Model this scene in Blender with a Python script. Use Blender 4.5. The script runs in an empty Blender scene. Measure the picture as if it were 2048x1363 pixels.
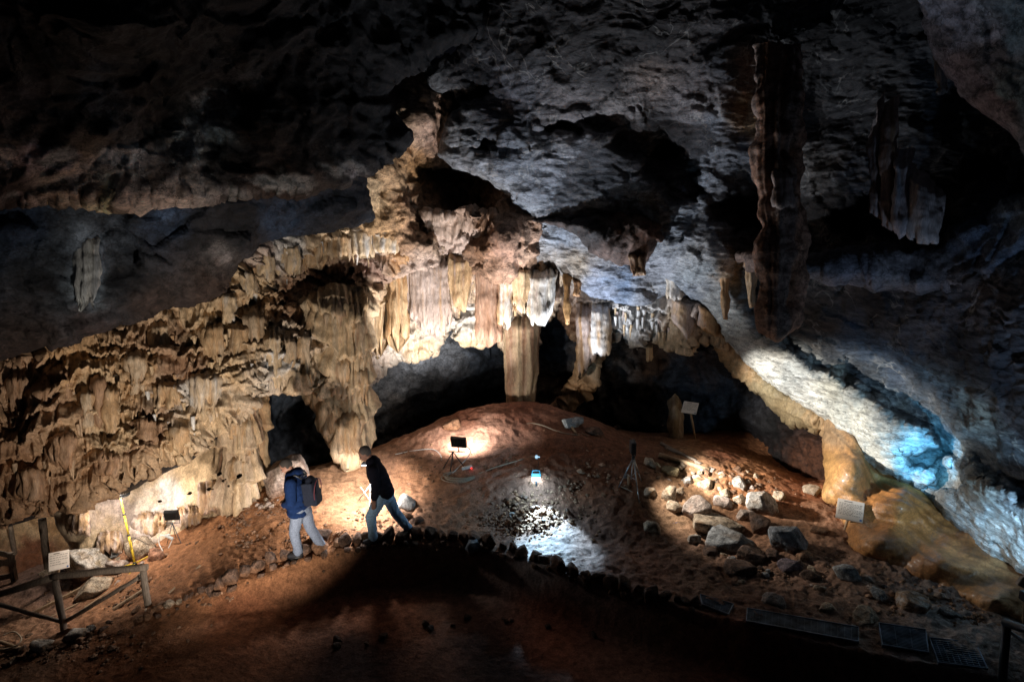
import bpy, bmesh, math, random
import numpy as np
from mathutils import Vector, Matrix

# ------------------------------------------------------------------ camera, world, exposure, lamps
SC = bpy.context.scene
COL = SC.collection
F = 1250.0; PITCH = math.radians(10.0); CZ = 5.5      # focal length in photo pixels, downward tilt, eye height
cam_d = bpy.data.cameras.new('camera'); cam = bpy.data.objects.new('camera', cam_d); COL.objects.link(cam)
cam_d.sensor_width = 36.0; cam_d.lens = 36.0 * F / 2048.0
cam_d.clip_start = 0.05; cam_d.clip_end = 500
cam.location = (0, 0, CZ); cam.rotation_euler = (math.pi/2 - PITCH, 0, 0)
SC.camera = cam
W = bpy.data.worlds.new('World'); SC.world = W; W.use_nodes = True
bg = W.node_tree.nodes['Background']; bg.inputs[0].default_value = (0.66, 0.70, 1.0, 1); bg.inputs[1].default_value = 0.0030
SC.view_settings.view_transform = 'Standard'; SC.view_settings.look = 'None'
SC.view_settings.exposure = 0.0; SC.view_settings.gamma = 1.0
try: SC.cycles.max_bounces = 6; SC.cycles.diffuse_bounces = 1; SC.cycles.sample_clamp_indirect = 3.0
except Exception: pass

cp, sp = math.cos(PITCH), math.sin(PITCH)
def P(u, v, D):
    """point at depth D (metres along the view axis) seen at photo pixel u, v"""
    a = (u - 1024.0) / F; b = (681.5 - v) / F
    return (D * a, D * (cp + b * sp), CZ + D * (-sp + b * cp))
def PV(u, v, D): return Vector(P(u, v, D))
def Pn(u, v, D):
    a = (u - 1024.0) / F; b = (681.5 - v) / F
    return np.stack([D * a, D * (cp + b * sp), CZ + D * (-sp + b * cp)], -1)
def Dz(v, z): return (CZ - z) / ((v - 681.5) / F * cp + sp)

def light(name, kind, loc, color, watts, size=0.05, target=None, cone=None, blend=0.3, parent=None):
    d = bpy.data.lights.new(name, kind); d.color = color; d.energy = watts
    if kind in ('POINT', 'SPOT'): d.shadow_soft_size = size
    if kind == 'SPOT': d.spot_size = math.radians(cone); d.spot_blend = blend
    o = bpy.data.objects.new(name, d); COL.objects.link(o); o.location = loc
    if target is not None:
        o.rotation_euler = (Vector(target) - Vector(loc)).to_track_quat('-Z', 'Y').to_euler()
    return o
WARM = (1.0, 0.90, 0.78); COOL = (0.62, 0.80, 1.0); CYAN = (0.30, 0.68, 1.0); NEUT = (1.0, 0.96, 0.92)
def spot(name, u, v, D, off, tu, tv, tD, color, watts, cone, blend=.35, size=.06):
    p = Vector(P(u, v, D)) + Vector(off)
    return light(name, 'SPOT', p, color, watts, size, P(tu, tv, tD), cone, blend)
def aim(o, d): o.rotation_euler = Vector(d).to_track_quat('-Z', 'Y').to_euler()
# floodlight at the foot of the left wall, lens to the wall
spot('floodlight_beam', 343, 1030, 12.2, (-.02, .10, .02), 325, 900, 13.4, WARM, 34, 160, .6)
# disc lamps on tripods: light falls below the disc
aim(spot('disc_beam', 240, 997, 11.55, (0, 0, 0), 0, 0, 1, WARM, 120, 156, .3, .10), (.15, .35, -1))
aim(spot('disc_beam', 736, 940, 12.0, (0, 0, 0), 0, 0, 1, NEUT, 230, 148, .25, .09), (-.25, .22, -1))
light('disc_glow', 'POINT', P(728, 935, 11.8), NEUT, 34, .06)
# black floodlight before the mound
spot('floodlight_beam', 917, 884, 13.0, (.03, .12, .03), 960, 790, 16.5, (1, .90, .80), 230, 150, .8)
spot('floodlight_beam', 917, 884, 13.0, (.03, .12, .08), 885, 545, 15.8, NEUT, 1500, 82, .6)
spot('floodlight_beam', 917, 884, 13.0, (.05, .12, .10), 1200, 400, 13.4, (.82, .89, 1.0), 480, 84, .8)
# white floodlight on the crest, turned up to the curtains and the grey roof
spot('floodlight_beam', 1141, 836, 14.5, (.0, .12, .12), 1200, 440, 13.7, (.78, .87, 1.0), 900, 110, .8)
# blue white work lamp on the soil step
spot('work_lamp_beam', 1072, 966, 12.05, (0, -.06, -.02), 1095, 1080, 11.5, (.42, .72, 1.0), 540, 71, .3, .04)
light('led_glow', 'POINT', P(1072, 967, 11.95), (.45, .75, 1.0), 34, .03)
# black lamp on the camera tripod, lens to the right
aim(spot('tripod_lamp_beam', 1267, 893, 11.95, (.10, .0, .0), 0, 0, 1, (1.0, .97, .90), 1150, 70, .35), (.82, .24, -.07))
aim(spot('tripod_lamp_beam', 1267, 893, 11.95, (.10, .0, .0), 0, 0, 1, (1.0, .93, .82), 240, 92, .7), (.76, -.16, -.50))
# lamps hidden behind the right hand rock
spot('hidden_lamp', 2100, 1120, 7.6, (0, 0, 0), 1992, 1000, 9.3, (.46, .76, 1.0), 300, 72, .5)
spot('hidden_lamp', 2075, 1000, 7.3, (0, 0, 0), 1900, 650, 9.8, (.46, .66, 1.0), 80, 98, .8)
spot('hidden_lamp', 1868, 945, 10.5, (0, 0, .05), 1845, 885, 11.8, (.16, .60, 1.0), 90, 100, .7)
# lamp down the left passage
light('passage_lamp', 'POINT', P(20, 1000, 13.2), WARM, 40, .08)
# added fill spot below the frame, with no lamp of its own, turned to the left wall
spot('wall_fill_spot', 500, 1420, 7.4, (0, 0, .35), 430, 770, 12.4, (1.0, .89, .76), 1350, 86, 1.0, .08)


# ------------------------------------------------------------------ noise
_rs = np.random.RandomState(7)
_perm = np.concatenate([_rs.permutation(256)] * 3)
_g = _rs.normal(size=(256, 3)); _g /= np.linalg.norm(_g, axis=1)[:, None]; _g = _g.astype(np.float32)
def pn(p):
    """gradient noise, p (N,3) -> about -1..1"""
    p = np.asarray(p, dtype=np.float32)
    i = np.floor(p); f = p - i; i = i.astype(np.int64) & 255
    w = f * f * f * (f * (f * 6 - 15) + 10)
    out = 0
    for dx in (0, 1):
        wx = w[:, 0] if dx else 1 - w[:, 0]
        for dy in (0, 1):
            wy = w[:, 1] if dy else 1 - w[:, 1]
            for dz in (0, 1):
                wz = w[:, 2] if dz else 1 - w[:, 2]
                h = _perm[_perm[_perm[(i[:, 0] + dx) & 255] + ((i[:, 1] + dy) & 255)] + ((i[:, 2] + dz) & 255)]
                g = _g[h]
                out = out + wx * wy * wz * (g[:, 0] * (f[:, 0] - dx) + g[:, 1] * (f[:, 1] - dy) + g[:, 2] * (f[:, 2] - dz))
    return out * 1.7
def fbm(p, octv=4, gain=0.5, lac=2.03):
    a = 1.0; s = 0; t = 0
    for k in range(octv):
        s = s + a * pn(p + 13.7 * k); t += a; a *= gain; p = p * lac
    return s / t
def ridged(p, octv=4, gain=0.5, lac=2.1):
    a = 1.0; s = 0; t = 0
    for k in range(octv):
        s = s + a * (1 - np.abs(pn(p + 7.3 * k)) * 2); t += a; a *= gain; p = p * lac
    return s / t
_gc = _rs.normal(size=(256, 3)).astype(np.float32); _jit = _rs.uniform(.15, .85, size=(256, 3)).astype(np.float32); _off = _rs.uniform(-1, 1, 256).astype(np.float32)
def facets(p, off=.35):
    """broken rock faces: every nearest cell is a plane with a tilt and a height of its own"""
    p = np.asarray(p, np.float32); b = np.floor(p - .5).astype(np.int64); best = np.full(len(p), 1e9, np.float32); val = np.zeros(len(p), np.float32)
    for dx in (0, 1):
        for dy in (0, 1):
            for dz in (0, 1):
                c = b + (dx, dy, dz); ci = c & 255; h = _perm[_perm[_perm[ci[:, 0]] + ci[:, 1]] + ci[:, 2]]
                r = p - (c + _jit[h]); d = (r * r).sum(1); m = d < best
                best = np.where(m, d, best); val = np.where(m, (r * _gc[h]).sum(1) * .45 + off * _off[h], val)
    return val
def sstep(a, b, x):
    t = np.clip((x - a) / (b - a), 0, 1); return t * t * (3 - 2 * t)

def tps(pts):
    """thin-plate spline through (x, y, value) points"""
    A = np.array(pts, float); X = A[:, :2]; n = len(A)
    sc = 1.0 / max(1e-9, np.ptp(X, axis=0).max()); X = X * sc
    d = np.linalg.norm(X[:, None] - X[None], axis=2)
    K = np.where(d > 0, d * d * np.log(d + 1e-12), 0) + np.eye(n) * 2e-4
    Q = np.hstack([np.ones((n, 1)), X]); M = np.zeros((n + 3, n + 3)); M[:n, :n] = K; M[:n, n:] = Q; M[n:, :n] = Q.T
    c = np.linalg.solve(M, np.concatenate([A[:, 2], np.zeros(3)]))
    def f(x, y):
        sh = np.shape(x); q = np.stack([np.ravel(x), np.ravel(y)], 1) * sc
        out = np.zeros(len(q))
        for s0 in range(0, len(q), 40000):
            qq = q[s0:s0 + 40000]; dd = ((qq[:, None] - X[None]) ** 2).sum(2)
            out[s0:s0 + 40000] = (0.5 * dd * np.log(dd + 1e-12)) @ c[:n] + c[n] + qq @ c[n + 1:]
        return out.reshape(sh)
    return f
def idw(pts, U, V, power=3.5):
    """colour field from (u, v, (r,g,b)) points"""
    num = 0; den = 0
    for u, v, c in pts:
        w = 1.0 / (((U - u) ** 2 + (V - v) ** 2) / 1e3 + 0.4) ** (power / 2)
        num = num + w[..., None] * np.array(c); den = den + w
    return num / den[..., None]
def sdist(poly, U, V):
    """signed distance in pixels, positive inside"""
    x = U.ravel(); y = V.ravel(); best = np.full(x.shape, 1e18); ins = np.zeros(x.shape, bool)
    n = len(poly)
    for k in range(n):
        x0, y0 = poly[k]; x1, y1 = poly[(k + 1) % n]; ex, ey = x1 - x0, y1 - y0
        t = np.clip(((x - x0) * ex + (y - y0) * ey) / max(1e-9, ex * ex + ey * ey), 0, 1)
        best = np.minimum(best, (x - x0 - t * ex) ** 2 + (y - y0 - t * ey) ** 2)
        if y0 != y1:
            ins ^= ((y0 > y) != (y1 > y)) & (x < (x1 - x0) * (y - y0) / (y1 - y0) + x0)
    return (np.sqrt(best) * np.where(ins, 1, -1)).reshape(U.shape)

# ------------------------------------------------------------------ objects
def tag(o, label=None, cat=None, group=None, kind=None):
    if label: o['label'] = label
    if cat: o['category'] = cat
    if group: o['group'] = group
    if kind: o['kind'] = kind
    return o
def empty(name, loc, label, cat, group=None, rz=0.0):
    o = bpy.data.objects.new(name, None); COL.objects.link(o); o.location = loc; o.rotation_euler = (0, 0, rz)
    o.empty_display_size = 0.1
    return tag(o, label, cat, group)
def link(name, me, mat, parent=None, loc=None):
    o = bpy.data.objects.new(name, me); COL.objects.link(o)
    if mat is not None and not me.materials: me.materials.append(mat)
    if parent is not None:
        o.parent = parent
    if loc is not None: o.location = loc
    return o
def np_mesh(name, verts, faces, col=None, smooth=True):
    me = bpy.data.meshes.new(name); verts = np.asarray(verts, np.float32); faces = np.asarray(faces, np.int32)
    k = faces.shape[1]
    me.vertices.add(len(verts)); me.vertices.foreach_set('co', verts.ravel())
    me.loops.add(faces.size); me.loops.foreach_set('vertex_index', faces.ravel())
    me.polygons.add(len(faces)); me.polygons.foreach_set('loop_start', np.arange(0, faces.size, k, dtype=np.int32))
    me.polygons.foreach_set('loop_total', np.full(len(faces), k, np.int32))
    me.update(calc_edges=True)
    me.polygons.foreach_set('use_smooth', np.full(len(faces), smooth, bool))
    if col is not None:
        at = me.color_attributes.new('Col', 'FLOAT_COLOR', 'POINT')
        c4 = np.ones((len(verts), 4), np.float32); c4[:, :3] = np.clip(col, 0.004, 0.9); at.data.foreach_set('color', c4.ravel())
    return me
def grid_faces(nr, nc, keep=None, wrap=False):
    idx = np.arange(nr * nc).reshape(nr, nc)
    if wrap: idx = np.hstack([idx, idx[:, :1]])
    f = np.stack([idx[:-1, :-1], idx[1:, :-1], idx[1:, 1:], idx[:-1, 1:]], -1)
    if keep is not None: f = f[keep]
    return f.reshape(-1, 4)

class MB:
    """collects simple solids into one mesh"""
    def __init__(s): s.bm = bmesh.new()
    def box(s, size, loc=(0, 0, 0), rot=None, bevel=0.0):
        r = bmesh.ops.create_cube(s.bm, size=1.0); vs = r['verts']
        M = Matrix.Translation(loc) @ (rot.to_4x4() if rot is not None else Matrix()) @ Matrix.Diagonal((*size, 1))
        bmesh.ops.transform(s.bm, matrix=M, verts=vs)
        if bevel: bmesh.ops.bevel(s.bm, geom=list({e for v in vs for e in v.link_edges}), offset=bevel, segments=2, affect='EDGES')
        return s
    def tube(s, pts, r, n=10, caps=True):
        pts = [Vector(p) for p in pts]; rr = r if isinstance(r, (list, tuple)) else [r] * len(pts)
        rings = []; prev = None
        for i, p in enumerate(pts):
            t = (pts[min(i + 1, len(pts) - 1)] - pts[max(i - 1, 0)]).normalized()
            a = prev if prev is not None else (Vector((0, 0, 1)) if abs(t.z) < .9 else Vector((1, 0, 0)))
            x = (a - t * a.dot(t)).normalized(); prev = x; y = t.cross(x)
            rings.append([s.bm.verts.new(p + (x * math.cos(2 * math.pi * k / n) + y * math.sin(2 * math.pi * k / n)) * rr[i]) for k in range(n)])
        for i in range(len(rings) - 1):
            for k in range(n):
                s.bm.faces.new((rings[i][k], rings[i][(k + 1) % n], rings[i + 1][(k + 1) % n], rings[i + 1][k])).smooth = True
        if caps:
            s.bm.faces.new(rings[0][::-1]); s.bm.faces.new(rings[-1])
        return s
    def ball(s, loc, rad, sub=2):
        r = bmesh.ops.create_icosphere(s.bm, subdivisions=sub, radius=1.0)
        rad = (rad,) * 3 if not hasattr(rad, '__len__') else rad
        bmesh.ops.transform(s.bm, matrix=Matrix.Translation(loc) @ Matrix.Diagonal((*rad, 1)), verts=r['verts'])
        for v in r['verts']:
            for f in v.link_faces: f.smooth = True
        return s
    def mesh(s, name):
        bmesh.ops.recalc_face_normals(s.bm, faces=s.bm.faces)
        me = bpy.data.meshes.new(name); s.bm.to_mesh(me); s.bm.free(); return me
    def build(s, name, mat, parent=None, loc=None):
        return link(name, s.mesh(name), mat, parent, loc)

# ------------------------------------------------------------------ materials
def nodes(m):
    m.use_nodes = True; nt = m.node_tree; return nt, nt.nodes, nt.links, nt.nodes['Principled BSDF']
def rock_mat(name, rough=0.8, spec=0.3, bump=0.6, scale=1.0, speck=0.35, coat=0.0, stretch=(1, 1, 1), vein=0.0, facet=0.0):
    """mineral surface: the mesh's own mineral colour, broken up by noise, with fine relief"""
    m = bpy.data.materials.new(name); nt, N, L, b = nodes(m)
    at = N.new('ShaderNodeAttribute'); at.attribute_name = 'Col'
    tc = N.new('ShaderNodeNewGeometry'); mp = N.new('ShaderNodeMapping'); L.new(tc.outputs['Position'], mp.inputs[0]); mp.inputs['Scale'].default_value = stretch
    n1 = N.new('ShaderNodeTexNoise'); n1.inputs['Scale'].default_value = 5 * scale; n1.inputs['Detail'].default_value = 8; n1.inputs['Roughness'].default_value = .68
    n2 = N.new('ShaderNodeTexNoise'); n2.inputs['Scale'].default_value = 24 * scale; n2.inputs['Detail'].default_value = 6; n2.inputs['Roughness'].default_value = .7
    for n in (n1, n2): L.new(mp.outputs[0], n.inputs['Vector'])
    r = N.new('ShaderNodeMapRange'); r.inputs['From Min'].default_value = .3; r.inputs['From Max'].default_value = .7
    r.inputs['To Min'].default_value = 1 - speck * 1.5; r.inputs['To Max'].default_value = 1 + speck * 1.2; L.new(n1.outputs[0], r.inputs['Value'])
    mx = N.new('ShaderNodeVectorMath'); mx.operation = 'SCALE'; L.new(at.outputs['Color'], mx.inputs[0]); L.new(r.outputs[0], mx.inputs['Scale'])
    hv = N.new('ShaderNodeMapRange'); hv.inputs['From Min'].default_value = .35; hv.inputs['From Max'].default_value = .65
    hv.inputs['To Min'].default_value = 0.65; hv.inputs['To Max'].default_value = 1.3; L.new(n2.outputs[0], hv.inputs['Value'])
    mx2 = N.new('ShaderNodeVectorMath'); mx2.operation = 'SCALE'; L.new(mx.outputs[0], mx2.inputs[0]); L.new(hv.outputs[0], mx2.inputs['Scale'])
    last = mx2.outputs[0]
    if facet > 0:   # dark hairline fractures
        ve = N.new('ShaderNodeTexVoronoi'); ve.feature = 'DISTANCE_TO_EDGE'; ve.inputs['Scale'].default_value = 2.6
        vs_ = N.new('ShaderNodeVectorMath'); vs_.operation = 'SCALE'; vs_.inputs['Scale'].default_value = .5; L.new(n1.outputs['Color'], vs_.inputs[0])
        vv_ = N.new('ShaderNodeVectorMath'); vv_.operation = 'ADD'; L.new(mp.outputs[0], vv_.inputs[0]); L.new(vs_.outputs[0], vv_.inputs[1]); L.new(vv_.outputs[0], ve.inputs['Vector'])
        cr = N.new('ShaderNodeMapRange'); cr.inputs['From Min'].default_value = 0; cr.inputs['From Max'].default_value = .05; cr.inputs['To Min'].default_value = .35; cr.inputs['To Max'].default_value = 1.0
        L.new(ve.outputs['Distance'], cr.inputs['Value']); mx3 = N.new('ShaderNodeVectorMath'); mx3.operation = 'SCALE'; L.new(last, mx3.inputs[0]); L.new(cr.outputs[0], mx3.inputs['Scale']); last = mx3.outputs[0]
    if vein > 0:
        nw = N.new('ShaderNodeTexNoise'); nw.inputs['Scale'].default_value = 1.1; nw.inputs['Detail'].default_value = 3; L.new(tc.outputs['Position'], nw.inputs['Vector'])
        nd = N.new('ShaderNodeTexNoise'); nd.inputs['Scale'].default_value = 1.3; nd.inputs['Detail'].default_value = 3; nd.inputs['Distortion'].default_value = 1.2
        L.new(tc.outputs['Position'], nd.inputs['Vector'])
        ab = N.new('ShaderNodeMath'); ab.operation = 'SUBTRACT'; L.new(nd.outputs[0], ab.inputs[0]); ab.inputs[1].default_value = .5
        ab2 = N.new('ShaderNodeMath'); ab2.operation = 'ABSOLUTE'; L.new(ab.outputs[0], ab2.inputs[0])
        vr = N.new('ShaderNodeMapRange'); vr.inputs['From Min'].default_value = 0; vr.inputs['From Max'].default_value = .022
        vr.inputs['To Min'].default_value = vein; vr.inputs['To Max'].default_value = 0; L.new(ab2.outputs[0], vr.inputs['Value'])
        mk = N.new('ShaderNodeMath'); mk.operation = 'MULTIPLY'; L.new(vr.outputs[0], mk.inputs[0])
        mr = N.new('ShaderNodeMapRange'); mr.inputs['From Min'].default_value = .45; mr.inputs['From Max'].default_value = .6; L.new(nw.outputs[0], mr.inputs['Value']); L.new(mr.outputs[0], mk.inputs[1])
        cm = N.new('ShaderNodeMix'); cm.data_type = 'RGBA'; L.new(mk.outputs[0], cm.inputs[0]); L.new(last, cm.inputs[6]); cm.inputs[7].default_value = (.55, .52, .48, 1); last = cm.outputs[2]
    L.new(last, b.inputs['Base Color'])
    b.inputs['Roughness'].default_value = rough; b.inputs['Specular IOR Level'].default_value = spec
    if coat: b.inputs['Coat Weight'].default_value = coat; b.inputs['Coat Roughness'].default_value = .18
    vo = N.new('ShaderNodeTexVoronoi'); vo.inputs['Scale'].default_value = 3.2 * scale; vd = N.new('ShaderNodeVectorMath'); vd.operation = 'SCALE'; vd.inputs['Scale'].default_value = .22
    L.new(n1.outputs['Color'], vd.inputs[0]); va = N.new('ShaderNodeVectorMath'); va.operation = 'ADD'; L.new(mp.outputs[0], va.inputs[0]); L.new(vd.outputs[0], va.inputs[1]); L.new(va.outputs[0], vo.inputs['Vector'])
    bp0 = N.new('ShaderNodeBump'); bp0.inputs['Strength'].default_value = facet; bp0.inputs['Distance'].default_value = .12; L.new(vo.outputs['Distance'], bp0.inputs['Height'])
    bp = N.new('ShaderNodeBump'); L.new(bp0.outputs[0], bp.inputs['Normal']); bp.inputs['Strength'].default_value = bump; bp.inputs['Distance'].default_value = .05
    bp2 = N.new('ShaderNodeBump'); bp2.inputs['Strength'].default_value = bump * .5; bp2.inputs['Distance'].default_value = .015
    L.new(n1.outputs[0], bp.inputs['Height']); L.new(n2.outputs[0], bp2.inputs['Height']); L.new(bp.outputs[0], bp2.inputs['Normal']); L.new(bp2.outputs[0], b.inputs['Normal'])
    return m
def plain(name, col, rough=.6, metal=0.0, bump=.25, scale=40, var=.25, emit=0.0, ecol=None, stretch=(1, 1, 1)):
    m = bpy.data.materials.new(name); nt, N, L, b = nodes(m)
    tc = N.new('ShaderNodeTexCoord'); mp = N.new('ShaderNodeMapping'); L.new(tc.outputs['Object'], mp.inputs[0]); mp.inputs['Scale'].default_value = stretch
    n = N.new('ShaderNodeTexNoise'); n.inputs['Scale'].default_value = scale; n.inputs['Detail'].default_value = 5; L.new(mp.outputs[0], n.inputs['Vector'])
    r = N.new('ShaderNodeMapRange'); r.inputs['From Min'].default_value = .3; r.inputs['From Max'].default_value = .7; r.inputs['To Min'].default_value = 1 - var; r.inputs['To Max'].default_value = 1 + var
    L.new(n.outputs[0], r.inputs['Value'])
    mx = N.new('ShaderNodeVectorMath'); mx.operation = 'SCALE'; mx.inputs[0].default_value = col; L.new(r.outputs[0], mx.inputs['Scale']); L.new(mx.outputs[0], b.inputs['Base Color'])
    b.inputs['Roughness'].default_value = rough; b.inputs['Metallic'].default_value = metal; b.inputs['Specular IOR Level'].default_value = .1 if rough >= .9 else .5
    bp = N.new('ShaderNodeBump'); bp.inputs['Strength'].default_value = bump; bp.inputs['Distance'].default_value = .01; L.new(n.outputs[0], bp.inputs['Height']); L.new(bp.outputs[0], b.inputs['Normal'])
    if emit: b.inputs['Emission Color'].default_value = (*(ecol or col), 1); b.inputs['Emission Strength'].default_value = emit
    return m
M = dict(
    lime=rock_mat('limestone', .75, .25, .8, 1.0, .45, vein=.0, stretch=(1, 1, 1.3), facet=.5),
    strata=rock_mat('layered_limestone', .7, .3, .6, 1.1, .4, vein=.35, stretch=(.75, .75, 2.4), facet=.6),
    flow=rock_mat('flowstone', .6, .35, .55, 1.2, .25, stretch=(1.3, 1.3, .7)),
    drape=rock_mat('dripstone', .55, .35, .55, 1.3, .25, stretch=(2.2, 2.2, .35)),
    wet=rock_mat('wet_flowstone', .42, .45, .5, 1.4, .35, coat=.2),
    soil=rock_mat('red_soil', .9, .15, .95, 1.5, .35),
    stone=rock_mat('loose_stone', .85, .2, .9, 2.0, .45, facet=.3),
    wood=plain('weathered_wood', (.20, .155, .12), .8, 0, .6, 9, .4, stretch=(6, 6, 1)),
    palewood=plain('pale_wood', (.33, .22, .13), .8, 0, .5, 12, .3, stretch=(5, 5, 1)),
    yellow=plain('yellow_paint', (.62, .42, .02), .45), black=plain('black_paint', (.012, .012, .013), .45),
    white=plain('white_paint', (.62, .63, .62), .5), grey=plain('grey_metal', (.30, .32, .34), .35, .8),
    dkmetal=plain('dark_metal', (.05, .06, .075), .45, .7), steel=plain('galvanised_steel', (.10, .13, .18), .5, .6, .4, 5, .9),
    cable=plain('pale_cable', (.42, .38, .33), .6), dkcable=plain('dark_cable', (.04, .035, .03), .6), blue=plain('blue_plastic', (.03, .10, .28), .5),
    denim=plain('denim', (.32, .50, .70), .9, 0, .4, 60, .3), palejean=plain('pale_denim', (.17, .20, .27), .9, 0, .4, 60, .3),
    navy=plain('navy_cloth', (.006, .018, .065), .9, 0, .4, 50, .25), dark=plain('charcoal_cloth', (.010, .010, .018), .9, 0, .4, 50, .25),
    skin=plain('skin', (.26, .13, .09), .55, 0, .1, 30, .1), hair=plain('dark_hair', (.022, .016, .013), .8, 0, .8, 120, .3),
    greyhair=plain('cropped_grey_hair', (.07, .06, .058), .8, 0, .8, 120, .3), shoe=plain('dark_shoe', (.02, .02, .025), .6),
    pack=plain('grey_canvas', (.014, .017, .028), .9, 0, .5, 60, .25), piping=plain('red_piping', (.08, .01, .02), .8), print=plain('pale_print', (.30, .36, .42), .8),
    paper=plain('pale_board', (.62, .54, .47), .6, 0, .1, 20, .06), ink=plain('grey_ink', (.12, .10, .09), .8),
    plastic=plain('white_sheet', (.6, .6, .62), .45, 0, .8, 8, .2), rope=plain('rope', (.35, .29, .22), .9, 0, .8, 60, .3),
    ledw=plain('lit_led', (.9, .9, .9), .5, emit=40, ecol=(.85, .92, 1.0)), ledb=plain('lit_blue_led', (.9, .95, 1), .5, emit=60, ecol=(.62, .88, 1.0)),
    redled=plain('red_pilot', (.8, .02, .02), .5, emit=6, ecol=(1, .02, .01)), teal=plain('teal_plastic', (.02, .22, .30), .45),
    bag=plain('pale_bag', (.5, .47, .33), .6, 0, .6, 10, .2),
)

# mineral colours; DARK also stands for shade in hollows and gaps
GREY = (.20, .215, .245); GREYD = (.085, .09, .105); BLUE = (.11, .15, .22); BLUEL = (.26, .33, .40); WHITE = (.66, .63, .60); CREAM = (.60, .43, .26)
TAN = (.47, .29, .15); ORANGE = (.42, .22, .09); BROWN = (.24, .13, .075); RED = (.26, .10, .05); DARK = (.035, .033, .036); PINK = (.50, .39, .34); SOIL = (.36, .165, .08)

# ------------------------------------------------------------------ relief styles, all in metres of world space
def d_rock(p, k=1.0):
    q = p + .35 * np.stack([pn(p * .8), pn(p * .8 + 9), pn(p * .8 + 21)], 1)
    a = ridged(q / 1.7, 3); b = ridged(q / .55 + 5, 2); c = fbm(q / .13, 3)
    qq = q * (1, 1, 1.5) + .12 * np.stack([pn(q * 3), pn(q * 3 + 5), pn(q * 3 + 9)], 1)
    return k * (.28 * a + .06 * b + .020 * c + .17 * facets(qq / 1.0) + .075 * facets(qq / .36 + 7))
def d_strata(p, k=1.0):
    w = fbm(p / 1.3, 3)
    q = np.stack([p[:, 0] / .9, p[:, 1] / .9, (p[:, 2] + .30 * p[:, 0] * .35 + .45 * w) / .16], 1)
    s = ridged(q, 3, .55)
    return d_rock(p, .55 * k) + .30 * k * fbm(p / 2.0 + 3, 3) + k * (.12 * np.sign(s) * np.abs(s) ** .8) * (.5 + .5 * fbm(p / .9 + 31, 2)) + .010 * ridged(p / .20, 2)
def flutes(p, f=9.0):
    x = p[:, 0] + .35 * p[:, 1]; w = .10 * pn(np.stack([x * 1.3, p[:, 2] * .9, x * 0 + 3], 1))
    a = np.abs(pn(np.stack([(x + w) * f, p[:, 2] * .25, x * 0 + 1.5], 1))); b = np.abs(pn(np.stack([(x + w) * f * 2.3, p[:, 2] * .5, x * 0 + 8.5], 1)))
    return 1 - 2.2 * a, 1 - 2.2 * b
def d_drape(p, k=1.0):
    x = p[:, 0] + .35 * p[:, 1]
    fa, fb = flutes(p, 7.0)
    w = fbm(np.stack([x / .9, p[:, 1] * 0, p[:, 2] / 1.1], 1), 4)
    spike = .30 * np.clip(fa, -1, 1) + .16 * fb
    h = p[:, 2] / .36 + 2.3 * w - .8 * spike + .3 * x
    s = h - np.floor(h); amp = .5 + .9 * np.clip(pn(np.stack([x / .8 + 40, np.floor(h) * 3.1, x * 0], 1)) + .35, 0, 1)
    prof = (1 - s) ** 1.3 * sstep(0, .09, s)
    flt = (.055 * fa + .022 * fb) * (.35 + .65 * (1 - s))
    return d_rock(p, .85 * k) + k * (.20 * amp * prof + flt) + .012 * fbm(p / .06, 2)
def d_flow(p, k=1.0):
    fa, fb = flutes(p, 3.0)
    return k * (.22 * fbm(p / 1.2, 3) + .035 * fa + .012 * fb) + .02 * ridged(p / .35, 3)
def d_pock(p, k=1.0):
    return d_rock(p, .8 * k) + k * (-.10 * sstep(.25, .75, pn(p / .33)) + .03 * ridged(p / .2, 2))
STY = dict(rock=d_rock, strata=d_strata, drape=d_drape, flow=d_flow, pock=d_pock)

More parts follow.
